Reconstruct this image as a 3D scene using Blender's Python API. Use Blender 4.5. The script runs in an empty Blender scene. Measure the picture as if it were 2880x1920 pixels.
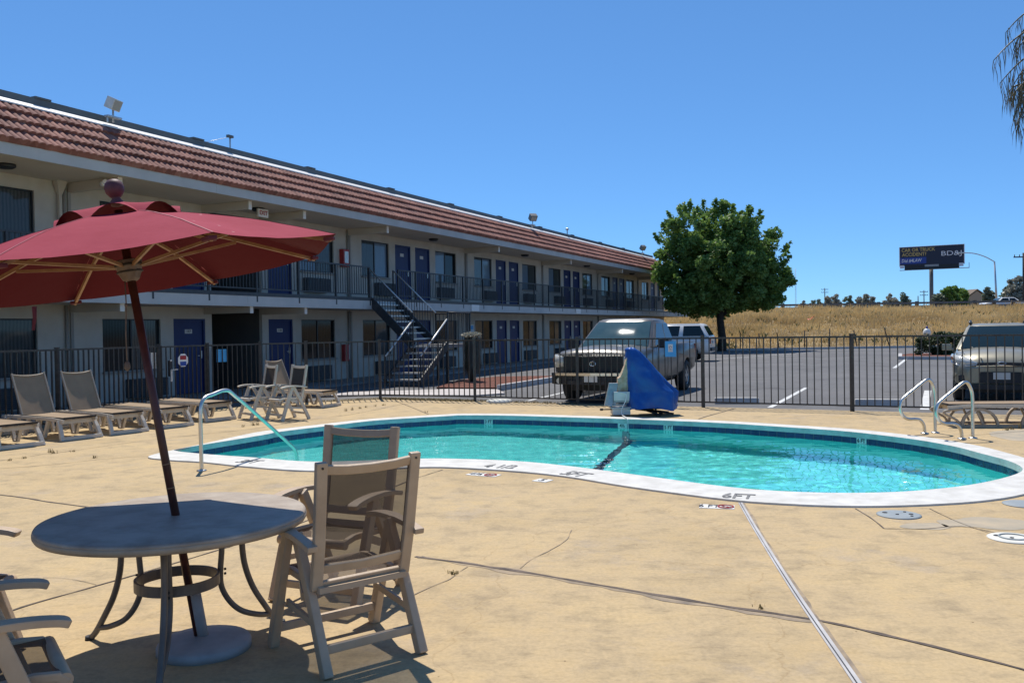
import bpy, bmesh, math, random
from mathutils import Vector, Matrix, noise
random.seed(7)
R = math.radians
sc = bpy.context.scene
COL = sc.collection

# ------------------------------------------------------------------ camera
CAM_H = 1.70
PITCH = math.atan(35.4 / 2450.0)
ROLL = R(0.95)
FPX = 2450.0
cam_d = bpy.data.cameras.new("camera")
cam = bpy.data.objects.new("camera", cam_d)
COL.objects.link(cam)
cam_d.sensor_width = 36.0
cam_d.lens = 36.0 * FPX / 2880.0
cam_d.clip_start = 0.05
cam_d.clip_end = 6000.0
cam.matrix_world = Matrix.Translation((0, 0, CAM_H)) @ Matrix.Rotation(R(90) - PITCH, 4, 'X') @ Matrix.Rotation(-ROLL, 4, 'Z')
sc.camera = cam

# ------------------------------------------------------------------ sky, sun, exposure
SUN_TO = Vector((-0.108, 0.457, 0.883)).normalized()
world = bpy.data.worlds.new("World")
sc.world = world
world.use_nodes = True
wn = world.node_tree
sky = wn.nodes.new('ShaderNodeTexSky')
sky.sky_type = 'NISHITA'
sky.sun_disc = False
sky.sun_elevation = math.asin(SUN_TO.z)
sky.sun_rotation = math.atan2(SUN_TO.x, SUN_TO.y)
sky.air_density = 0.65
sky.dust_density = 0.0
sky.ozone_density = 10.0
sky.altitude = 0.0
gam = wn.nodes.new('ShaderNodeGamma')
gam.inputs[1].default_value = 0.68
tint = wn.nodes.new('ShaderNodeMix'); tint.data_type = 'RGBA'; tint.blend_type = 'MULTIPLY'
tint.inputs[0].default_value = 1.0
tint.inputs[7].default_value = (.92, 1.45, 1.88, 1)
wn.links.new(sky.outputs[0], gam.inputs[0])
wn.links.new(gam.outputs[0], tint.inputs[6])
wn.links.new(tint.outputs[2], wn.nodes['Background'].inputs[0])
wn.nodes['Background'].inputs[1].default_value = 0.14
sun_d = bpy.data.lights.new("sun", 'SUN')
sun_d.energy = 5.0
sun_d.angle = R(0.53)
sun_d.color = (1.0, 0.95, 0.87)
sun_d.cycles.is_caustics_light = True
sun = bpy.data.objects.new("sun", sun_d)
COL.objects.link(sun)
sun.rotation_euler = (-SUN_TO).to_track_quat('-Z', 'Y').to_euler()
sc.view_settings.view_transform = 'Standard'
sc.view_settings.look = 'None'
sc.view_settings.gamma = 1.0
sc.view_settings.exposure = 0.0
sc.cycles.max_bounces = 8
sc.cycles.transparent_max_bounces = 16
sc.cycles.sample_clamp_indirect = 4.0

# ------------------------------------------------------------------ measuring helpers (photo pixel -> place)
def ray(px, py):
    u = px - 1440.0; v = py - 960.0
    c, s = math.cos(ROLL), math.sin(ROLL)
    a = (c * u - s * v) / FPX; b = -(s * u + c * v) / FPX
    return (a, math.cos(PITCH) + b * math.sin(PITCH), -math.sin(PITCH) + b * math.cos(PITCH))
def G(px, py, z=0.0):
    r = ray(px, py); t = (z - CAM_H) / r[2]
    return Vector((r[0] * t, r[1] * t, z))
def YD(px, py, Y):
    r = ray(px, py); t = Y / r[1]
    return Vector((r[0] * t, Y, CAM_H + r[2] * t))
AZ = math.atan(1126 / 2450.0)
DV = Vector((math.sin(AZ), math.cos(AZ), 0)); NV = Vector((math.cos(AZ), -math.sin(AZ), 0))
BROT = math.atan2(DV.y, DV.x)
def BL(s, n, z=0.0):
    p = DV * s + NV * n
    return Vector((p.x, p.y, z))

KB = 1.12
def scaled(t):
    p = t.location.copy(); t.location = (p.x * KB, p.y * KB, CAM_H + (p.z - CAM_H) * KB); t.scale = (KB, KB, KB); return t
ZG = .227   # walkway level in the building's own units

# ------------------------------------------------------------------ materials
def mat(name, c1, c2=None, scale=5.0, rough=0.6, metal=0.0, bump=0.0, bscale=60.0, detail=5, coat=0.0, spec=None, dist=0.1):
    m = bpy.data.materials.new(name); m.use_nodes = True
    nt = m.node_tree; b = nt.nodes['Principled BSDF']
    b.inputs['Roughness'].default_value = rough
    b.inputs['Metallic'].default_value = metal
    b.inputs['Coat Weight'].default_value = coat
    if spec is not None: b.inputs['Specular IOR Level'].default_value = spec
    b.inputs['Base Color'].default_value = (*c1, 1)
    tc = nt.nodes.new('ShaderNodeTexCoord')
    if c2 is not None:
        n = nt.nodes.new('ShaderNodeTexNoise'); n.inputs['Scale'].default_value = scale; n.inputs['Detail'].default_value = detail
        n.inputs['Roughness'].default_value = 0.6
        r = nt.nodes.new('ShaderNodeValToRGB')
        r.color_ramp.elements[0].position = 0.35; r.color_ramp.elements[1].position = 0.65
        r.color_ramp.elements[0].color = (*c1, 1); r.color_ramp.elements[1].color = (*c2, 1)
        nt.links.new(tc.outputs['Object'], n.inputs['Vector']); nt.links.new(n.outputs['Fac'], r.inputs[0])
        nt.links.new(r.outputs[0], b.inputs['Base Color'])
    if bump:
        n2 = nt.nodes.new('ShaderNodeTexNoise'); n2.inputs['Scale'].default_value = bscale; n2.inputs['Detail'].default_value = 4
        bp = nt.nodes.new('ShaderNodeBump'); bp.inputs['Strength'].default_value = bump; bp.inputs['Distance'].default_value = dist
        nt.links.new(tc.outputs['Object'], n2.inputs['Vector']); nt.links.new(n2.outputs['Fac'], bp.inputs['Height'])
        nt.links.new(bp.outputs[0], b.inputs['Normal'])
    return m

class NB:
    """small node-tree builder"""
    def __init__(s, m): s.nt = m.node_tree; s.b = s.nt.nodes['Principled BSDF']
    def n(s, t, **k):
        x = s.nt.nodes.new(t)
        for a, v in k.items():
            if a.startswith('i_'): x.inputs[a[2:].replace('_', ' ')].default_value = v
            else: setattr(x, a, v)
        return x
    def l(s, a, b): s.nt.links.new(a, b)
    def ramp(s, src, stops):
        r = s.nt.nodes.new('ShaderNodeValToRGB'); e = r.color_ramp.elements
        while len(e) < len(stops): e.new(0.5)
        for i, (p, c) in enumerate(stops):
            e[i].position = p; e[i].color = (*c, 1) if len(c) == 3 else c
        s.l(src, r.inputs[0]); return r.outputs[0]
    def noise(s, vec, scale, detail=5, rough=.6):
        n = s.n('ShaderNodeTexNoise'); n.inputs['Scale'].default_value = scale; n.inputs['Detail'].default_value = detail; n.inputs['Roughness'].default_value = rough
        if vec is not None: s.l(vec, n.inputs['Vector'])
        return n.outputs['Fac']
    def mix(s, f, a, b, mode='MIX'):
        m = s.nt.nodes.new('ShaderNodeMix'); m.data_type = 'RGBA'; m.blend_type = mode
        for v, i in ((f, 0), (a, 6), (b, 7)):
            if isinstance(v, (int, float)): m.inputs[i].default_value = v
            elif isinstance(v, tuple): m.inputs[i].default_value = (*v, 1)
            else: s.l(v, m.inputs[i])
        return m.outputs[2]

M = {}
def deck_mat():
    m = bpy.data.materials.new('deck_concrete'); m.use_nodes = True; k = NB(m)
    tc = k.n('ShaderNodeTexCoord').outputs['Object']
    base = k.ramp(k.noise(tc, 0.55, 6, .62), [(.3, (.43, .315, .165)), (.5, (.485, .36, .20)), (.7, (.525, .385, .20))])
    mott = k.ramp(k.noise(tc, 3.2, 7, .7), [(.33, (.74, .75, .78)), (.5, (1, 1, 1)), (.72, (1.08, 1.05, .96))])
    c = k.mix(1.0, base, mott, 'MULTIPLY')
    mp = k.n('ShaderNodeMapping'); mp.inputs['Scale'].default_value = (1, 1, 1); mp.inputs['Location'].default_value = (3.1, 7.7, 0); k.l(tc, mp.inputs[0])
    st = k.ramp(k.noise(mp.outputs[0], 0.9, 8, .72), [(.56, (0, 0, 0)), (.70, (1, 1, 1))])
    stm = k.n('ShaderNodeMath', operation='MULTIPLY'); stm.inputs[1].default_value = .55; k.l(st, stm.inputs[0])
    c = k.mix(stm.outputs[0], c, (.36, .30, .24))
    mpx = k.n('ShaderNodeMapping'); mpx.inputs['Scale'].default_value = (5, 16, 1); mpx.inputs['Rotation'].default_value = (0, 0, .25); k.l(tc, mpx.inputs[0])
    scr = k.ramp(k.noise(mpx.outputs[0], 1.0, 8, .75), [(.34, (.84, .83, .80)), (.47, (1, 1, 1)), (.66, (1.05, 1.04, 1.02))])
    c = k.mix(1.0, c, scr, 'MULTIPLY')
    fine = k.ramp(k.noise(tc, 38, 4, .7), [(.3, (.85, .85, .85)), (.6, (1.04, 1.04, 1.04))])
    c = k.mix(1.0, c, fine, 'MULTIPLY')
    # small dark specks
    vo = k.n('ShaderNodeTexVoronoi'); vo.inputs['Scale'].default_value = 3.5; k.l(tc, vo.inputs['Vector'])
    sp = k.ramp(vo.outputs['Distance'], [(.018, (.35, .3, .25)), (.03, (1, 1, 1))])
    c = k.mix(1.0, c, sp, 'MULTIPLY')
    # hairline cracks
    v2 = k.n('ShaderNodeTexVoronoi'); v2.feature = 'DISTANCE_TO_EDGE'; v2.inputs['Scale'].default_value = .42
    nz = k.n('ShaderNodeTexNoise'); nz.inputs['Scale'].default_value = 1.5; nz.inputs['Detail'].default_value = 6; k.l(tc, nz.inputs['Vector'])
    ad = k.n('ShaderNodeVectorMath', operation='MULTIPLY_ADD'); ad.inputs[1].default_value = (.9, .9, .9); k.l(nz.outputs['Color'], ad.inputs[0]); k.l(tc, ad.inputs[2])
    k.l(ad.outputs[0], v2.inputs['Vector'])
    cr = k.ramp(v2.outputs['Distance'], [(.0004, (.86, .83, .78)), (.0018, (1, 1, 1))])
    c = k.mix(1.0, c, cr, 'MULTIPLY')
    k.l(c, k.b.inputs['Base Color']); k.b.inputs['Roughness'].default_value = .8
    k.b.inputs['Specular IOR Level'].default_value = .3
    bp = k.n('ShaderNodeBump'); bp.inputs['Strength'].default_value = .25; bp.inputs['Distance'].default_value = .02
    k.l(k.noise(tc, 14, 8, .7), bp.inputs['Height']); k.l(bp.outputs[0], k.b.inputs['Normal'])
    return m
def asphalt_mat():
    m = bpy.data.materials.new('asphalt'); m.use_nodes = True; k = NB(m)
    tc = k.n('ShaderNodeTexCoord').outputs['Object']
    a = k.ramp(k.noise(tc, .25, 6, .6), [(.3, (.105, .102, .102)), (.7, (.155, .150, .147))])
    b_ = k.ramp(k.noise(tc, 9, 6, .75), [(.3, (.8, .8, .8)), (.65, (1.12, 1.12, 1.12))])
    c = k.mix(1.0, a, b_, 'MULTIPLY')
    s_ = k.ramp(k.noise(tc, .8, 5, .6), [(.56, (1, 1, 1)), (.70, (.60, .60, .60))])
    c = k.mix(1.0, c, s_, 'MULTIPLY')
    k.l(c, k.b.inputs['Base Color']); k.b.inputs['Roughness'].default_value = .9
    bp = k.n('ShaderNodeBump'); bp.inputs['Strength'].default_value = .4; bp.inputs['Distance'].default_value = .01
    k.l(k.noise(tc, 90, 3, .7), bp.inputs['Height']); k.l(bp.outputs[0], k.b.inputs['Normal'])
    return m
def roof_mat():
    m = bpy.data.materials.new('clay_tile'); m.use_nodes = True; k = NB(m)
    tc = k.n('ShaderNodeTexCoord').outputs['Object']
    mp = k.n('ShaderNodeMapping'); mp.inputs['Scale'].default_value = (6.45, 2.2, 2.2); k.l(tc, mp.inputs[0])
    vo = k.n('ShaderNodeTexVoronoi'); vo.inputs['Scale'].default_value = 1.0; k.l(mp.outputs[0], vo.inputs['Vector'])
    sep = k.n('ShaderNodeSeparateColor'); k.l(vo.outputs['Color'], sep.inputs[0])
    c = k.ramp(sep.outputs[0], [(0, (.18, .068, .050)), (.5, (.25, .098, .072)), (1, (.34, .15, .11))])
    d = k.ramp(k.noise(tc, .6, 6, .7), [(.35, (.78, .8, .85)), (.65, (1.1, 1.05, 1.0))])
    c = k.mix(1.0, c, d, 'MULTIPLY')
    li = k.ramp(k.noise(tc, 2.5, 8, .75), [(.56, (0, 0, 0)), (.72, (1, 1, 1))])
    lm = k.n('ShaderNodeMath', operation='MULTIPLY'); lm.inputs[1].default_value = .42; k.l(li, lm.inputs[0])
    c = k.mix(lm.outputs[0], c, (.36, .28, .22))
    k.l(c, k.b.inputs['Base Color']); k.b.inputs['Roughness'].default_value = .85
    return m
def sling_mat(name, col, t):
    m = bpy.data.materials.new(name); m.use_nodes = True; k = NB(m)
    tc = k.n('ShaderNodeTexCoord').outputs['Object']
    c = k.ramp(k.noise(tc, 5, 5, .6), [(.3, col), (.7, tuple(x * 1.2 for x in col))])
    k.l(c, k.b.inputs['Base Color']); k.b.inputs['Roughness'].default_value = .8
    tr = k.n('ShaderNodeBsdfTransparent'); mx = k.n('ShaderNodeMixShader'); mx.inputs[0].default_value = t
    out = k.nt.nodes['Material Output']
    k.l(k.b.outputs[0], mx.inputs[1]); k.l(tr.outputs[0], mx.inputs[2]); k.l(mx.outputs[0], out.inputs[0])
    return m
def umbrella_mat():
    m = bpy.data.materials.new('canopy_fabric'); m.use_nodes = True; k = NB(m)
    tc = k.n('ShaderNodeTexCoord').outputs['Object']
    c = k.ramp(k.noise(tc, 3, 6, .6), [(.3, (.31, .036, .056)), (.7, (.37, .055, .080))])
    vo = k.n('ShaderNodeTexVoronoi'); vo.inputs['Scale'].default_value = 7.5; k.l(tc, vo.inputs['Vector'])
    sp = k.ramp(vo.outputs['Distance'], [(.04, (1, 1, 1)), (.07, (0, 0, 0))])
    n = k.ramp(k.noise(tc, 2.0, 2), [(.44, (0, 0, 0)), (.54, (1, 1, 1))])
    f = k.mix(1.0, sp, n, 'MULTIPLY')
    c = k.mix(f, c, (.62, .42, .38))
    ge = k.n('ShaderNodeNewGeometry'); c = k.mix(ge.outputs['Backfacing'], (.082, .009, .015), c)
    k.l(c, k.b.inputs['Base Color']); k.b.inputs['Roughness'].default_value = .85; k.b.inputs['Specular IOR Level'].default_value = .12
    tl = k.n('ShaderNodeBsdfTranslucent'); tl.inputs[0].default_value = (.10, .005, .008, 1)
    mx = k.n('ShaderNodeMixShader'); mx.inputs[0].default_value = .05
    out = k.nt.nodes['Material Output']
    k.l(k.b.outputs[0], mx.inputs[1]); k.l(tl.outputs[0], mx.inputs[2]); k.l(mx.outputs[0], out.inputs[0])
    bp = k.n('ShaderNodeBump'); bp.inputs['Strength'].default_value = .35; bp.inputs['Distance'].default_value = .012
    k.l(k.noise(tc, 9, 5, .6), bp.inputs['Height']); k.l(bp.outputs[0], k.b.inputs['Normal'])
    return m
def leaf_mat(name, c1, c2, trans=.25, sc_=1.3):
    m = bpy.data.materials.new(name); m.use_nodes = True; k = NB(m)
    tc = k.n('ShaderNodeTexCoord').outputs['Object']
    c = k.ramp(k.noise(tc, sc_, 5, .7), [(.3, c1), (.7, c2)])
    k.l(c, k.b.inputs['Base Color']); k.b.inputs['Roughness'].default_value = .5
    tl = k.n('ShaderNodeBsdfTranslucent'); k.l(c, tl.inputs[0])
    mx = k.n('ShaderNodeMixShader'); mx.inputs[0].default_value = trans
    out = k.nt.nodes['Material Output']
    k.l(k.b.outputs[0], mx.inputs[1]); k.l(tl.outputs[0], mx.inputs[2]); k.l(mx.outputs[0], out.inputs[0])
    return m
def water_mat():
    m = bpy.data.materials.new('pool_water'); m.use_nodes = True; k = NB(m)
    k.b.inputs['Roughness'].default_value = 0
    k.b.inputs['Transmission Weight'].default_value = 1
    k.b.inputs['IOR'].default_value = 1.33
    k.b.inputs['Base Color'].default_value = (.72, .98, .99, 1)
    return m
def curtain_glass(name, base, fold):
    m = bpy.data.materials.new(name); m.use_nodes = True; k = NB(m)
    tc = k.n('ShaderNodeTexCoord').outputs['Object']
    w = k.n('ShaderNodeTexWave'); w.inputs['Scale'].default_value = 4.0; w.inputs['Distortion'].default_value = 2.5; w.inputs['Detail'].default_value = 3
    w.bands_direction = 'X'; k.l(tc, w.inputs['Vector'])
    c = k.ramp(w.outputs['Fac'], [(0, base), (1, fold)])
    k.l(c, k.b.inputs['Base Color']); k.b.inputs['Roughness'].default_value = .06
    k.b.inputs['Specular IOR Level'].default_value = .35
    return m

M['deck'] = deck_mat(); M['asphalt'] = asphalt_mat(); M['roof'] = roof_mat()
M['coping'] = mat('white_coping', (.53, .51, .46), (.67, .65, .60), 5, .7, bump=.15, bscale=20, dist=.02)
M['paint_line'] = mat('road_paint', (.48, .48, .46), (.7, .7, .68), 6, .8)
M['black_paint'] = mat('black_paint', (.05, .052, .06), (.30, .29, .27), 9, .8)
M['joint'] = mat('joint_filler', (.06, .045, .035), (.16, .12, .09), 7, .9)
M['patch'] = mat('grey_patch', (.33, .29, .22), (.46, .37, .25), 3.5, .9)
M['scuff'] = mat('joint_scuff', (.40, .30, .19), (.20, .16, .12), 5, .9)
M['tile_navy'] = mat('navy_tile', (.012, .028, .10), (.02, .045, .15), 9, .15)
M['poolwall'] = mat('pool_plaster', (.17, .78, .73), (.22, .84, .79), 1.5, .7)
M['poolstripe'] = mat('pool_stripe', (.03, .06, .09), (.06, .10, .14), 6, .7)
M['water'] = water_mat()
M['wall'] = mat('stucco', (.46, .42, .355), (.54, .50, .43), 1.6, .85, bump=.15, bscale=90, dist=.01)
M['wall_shaded'] = mat('shaded_stucco', (.09, .085, .08), (.12, .11, .10), .8, .85)  # darkened stucco: the corridor's shade is put into the lining colour
M['fascia'] = mat('grey_fascia', (.44, .44, .42), (.53, .52, .49), 1.2, .7, bump=.1, bscale=40)
M['soffit'] = mat('soffit_paint', (.48, .43, .36), (.54, .485, .405), .7, .85)
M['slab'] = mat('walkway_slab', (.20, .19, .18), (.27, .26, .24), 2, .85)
M['concrete'] = mat('light_concrete', (.44, .40, .37), (.54, .49, .46), 1.5, .85, bump=.2, bscale=40, dist=.01)
M['white_metal'] = mat('white_metal', (.74, .72, .67), (.8, .78, .74), 3, .5)
M['parapet'] = mat('parapet_metal', (.11, .12, .12), (.15, .16, .16), 1.5, .55)
M['iron'] = mat('painted_iron', (.026, .030, .034), (.042, .046, .048), 9, .45)
M['fence_iron'] = mat('bronze_iron', (.030, .026, .022), (.055, .048, .040), 9, .40)
M['steel'] = mat('stainless', (.55, .54, .50), (.66, .65, .61), 5, .34, metal=1.0)
M['galv'] = mat('galvanised_pipe', (.5, .5, .48), (.62, .62, .6), 8, .38, metal=.6)
M['door'] = mat('blue_door', (.004, .018, .095), (.006, .024, .12), 1.2, .5)
M['door_trim'] = mat('door_trim', (.30, .28, .25), None, rough=.7)
M['dark_frame'] = mat('dark_frame', (.018, .022, .026), None, rough=.45)
M['glass_curtain'] = curtain_glass('curtained_glass', (.045, .052, .055), (.085, .095, .095))
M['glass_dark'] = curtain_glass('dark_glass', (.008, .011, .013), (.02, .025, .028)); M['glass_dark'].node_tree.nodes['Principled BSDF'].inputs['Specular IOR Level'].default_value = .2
M['glass_light'] = curtain_glass('curtain_and_sky_glass', (.12, .17, .23), (.19, .25, .32))
M['ac'] = mat('ac_grille', (.045, .055, .065), (.07, .08, .09), 20, .6)
M['plate'] = mat('number_plate', (.62, .60, .55), None, rough=.5)
M['text_dark'] = mat('dark_lettering', (.03, .03, .035), None, rough=.6)
M['red'] = mat('red_paint', (.32, .02, .02), (.42, .03, .03), 5, .45)
M['resin'] = mat('beige_resin', (.42, .305, .20), (.50, .375, .25), 6, .5, bump=.05)
M['resin_light'] = mat('cream_resin', (.55, .48, .38), (.64, .56, .45), 6, .5)
M['resin_brown'] = mat('taupe_resin', (.36, .285, .20), (.44, .35, .25), 6, .5, bump=.05)
M['bolt'] = mat('black_bolt', (.02, .02, .02), None, rough=.4)
M['sling'] = sling_mat('brown_sling', (.055, .034, .021), .27)
M['sling_dark'] = sling_mat('dark_sling', (.045, .035, .026), .12)
M['lounge_sling'] = sling_mat('taupe_sling', (.28, .195, .115), .04)
M['sling_edge'] = mat('sling_hem', (.035, .028, .024), None, rough=.8)
M['canopy'] = umbrella_mat()
M['seam'] = mat('faded_seam', (.36, .085, .10), None, rough=.8)
M['wood'] = mat('rib_wood', (.24, .125, .06), (.34, .19, .095), 14, .5)
M['wood_grey'] = mat('weathered_hub', (.12, .085, .068), (.20, .15, .12), 20, .7)
M['pole'] = mat('stained_pole', (.055, .013, .008), (.085, .021, .011), 16, .42)
M['finial'] = mat('finial_wood', (.075, .022, .026), (.11, .034, .038), 20, .6)
M['maroon'] = mat('maroon_pocket', (.10, .012, .02), None, rough=.8)
M['table_top'] = mat('table_laminate', (.31, .245, .18), (.46, .39, .305), 5.5, .5, bump=.25, bscale=7, dist=.015)
M['table_rim'] = mat('table_rim', (.36, .27, .18), (.44, .34, .235), 9, .55)
M['table_metal'] = mat('taupe_metal', (.125, .10, .08), (.17, .14, .115), 12, .4)
M['base_grey'] = mat('cast_base', (.30, .30, .30), (.38, .38, .38), 8, .7)
M['cover_blue'] = mat('blue_vinyl', (.004, .060, .27), (.006, .085, .35), 2.5, .42, bump=.6, bscale=3.5, dist=.06)
M['lift_white'] = mat('lift_plastic', (.58, .58, .54), (.66, .66, .62), 6, .5)
M['lift_grey'] = mat('lift_metal', (.30, .32, .33), (.42, .43, .43), 9, .4, metal=.3)
M['tan_foam'] = mat('worn_tan_foam', (.42, .28, .17), (.60, .46, .34), 9, .9, bump=.6, bscale=25, dist=.03)
M['mulch'] = mat('red_mulch', (.13, .045, .03), (.27, .10, .06), 14, .95, bump=1, bscale=30, dist=.08)
M['dirt'] = mat('weedy_dirt', (.16, .13, .08), (.26, .21, .13), 5, .95, bump=.6, bscale=25, dist=.05)
M['drygrass_ground'] = mat('dry_grass_ground', (.20, .135, .065), (.44, .31, .14), .3, .95, bump=1, bscale=4, dist=.5, detail=9)
M['ground'] = mat('ground', (.22, .18, .12), (.30, .25, .17), .02, .95)
M['curb'] = mat('curb_concrete', (.42, .40, .38), (.52, .5, .48), 3, .85)
M['tire'] = mat('tyre_rubber', (.018, .018, .018), (.03, .03, .03), 14, .8)
M['rim'] = mat('alloy_rim', (.35, .35, .35), None, rough=.35, metal=.8)
M['car_glass'] = mat('car_glass', (.012, .024, .026), None, rough=.02, spec=.5)
M['windscreen'] = mat('windscreen_glass', (.035, .07, .072), (.055, .10, .10), 1.5, rough=.025, spec=.8)
M['pewter'] = mat('pewter_paint', (.10, .093, .082), (.12, .112, .098), 3, .36, metal=.3, coat=.2)
M['gold'] = mat('champagne_paint', (.30, .275, .20), (.34, .31, .225), 3, .35, metal=.4, coat=.5)
M['white_paint'] = mat('white_paint', (.70, .70, .68), None, rough=.3, coat=.5)
M['black_plastic'] = mat('black_plastic', (.015, .016, .018), (.025, .026, .028), 8, .55)
M['chrome'] = mat('chrome', (.7, .7, .7), None, rough=.12, metal=1)
M['lamp_glass'] = mat('lamp_lens', (.55, .54, .48), (.7, .68, .6), 9, .15, coat=1)
M['amber'] = mat('amber_lens', (.55, .16, .05), None, rough=.2)
M['red_lens'] = mat('red_lens', (.35, .01, .01), None, rough=.2)
M['leaf'] = leaf_mat('tree_leaf', (.10, .19, .04), (.24, .36, .085), .45)
M['leaf_far'] = leaf_mat('far_leaf', (.15, .19, .12), (.24, .27, .18), .3)  # leaf colour lightened to carry the haze of distance
M['leaf_grey'] = leaf_mat('greygreen_leaf', (.28, .28, .22), (.40, .38, .30), .3)
M['leaf_bush'] = leaf_mat('bush_leaf', (.035, .06, .022), (.08, .11, .04), .25)
M['bark'] = mat('bark', (.035, .028, .022), (.07, .055, .042), 12, .95)
M['palm_dead'] = leaf_mat('palm_frond', (.05, .05, .035), (.13, .12, .075), .15)
M['grass_dry'] = leaf_mat('dry_blade', (.40, .265, .105), (.80, .58, .26), .3, sc_=.16)
M['weed'] = leaf_mat('weed_blade', (.16, .13, .05), (.26, .19, .08), .3)
M['bill_navy'] = mat('billboard_navy', (.012, .018, .045), None, rough=.5)
M['bill_gold'] = mat('billboard_gold', (.55, .40, .14), None, rough=.6)
M['bill_white'] = mat('billboard_white', (.75, .75, .78), None, rough=.6)
M['bill_blue'] = mat('billboard_blue', (.02, .06, .30), None, rough=.6)
M['wood_post'] = mat('creosote_wood', (.045, .035, .028), (.07, .055, .045), 7, .9)
M['guard'] = mat('guard_rail_steel', (.10, .10, .10), (.17, .165, .16), 5, .6, metal=.2)
M['sign_blue'] = mat('sign_blue', (.06, .36, .72), (.08, .42, .80), 5, .5)
M['sign_white'] = mat('sign_white', (.75, .74, .70), None, rough=.5)
M['house_wall'] = mat('house_wall', (.40, .31, .22), None, rough=.8)
M['house_roof'] = mat('house_roof', (.20, .15, .11), None, rough=.9)
M['lid_grey'] = mat('lid_grey', (.24, .27, .28), (.30, .33, .33), 5, .6)
M['lid_white'] = mat('lid_white', (.62, .60, .52), (.7, .68, .6), 5, .6)
M['bulb_glass'] = mat('lamp_front_glass', (.42, .42, .36), None, rough=.15)
M['orange'] = mat('orange_plastic', (.6, .10, .03), None, rough=.6)

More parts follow.
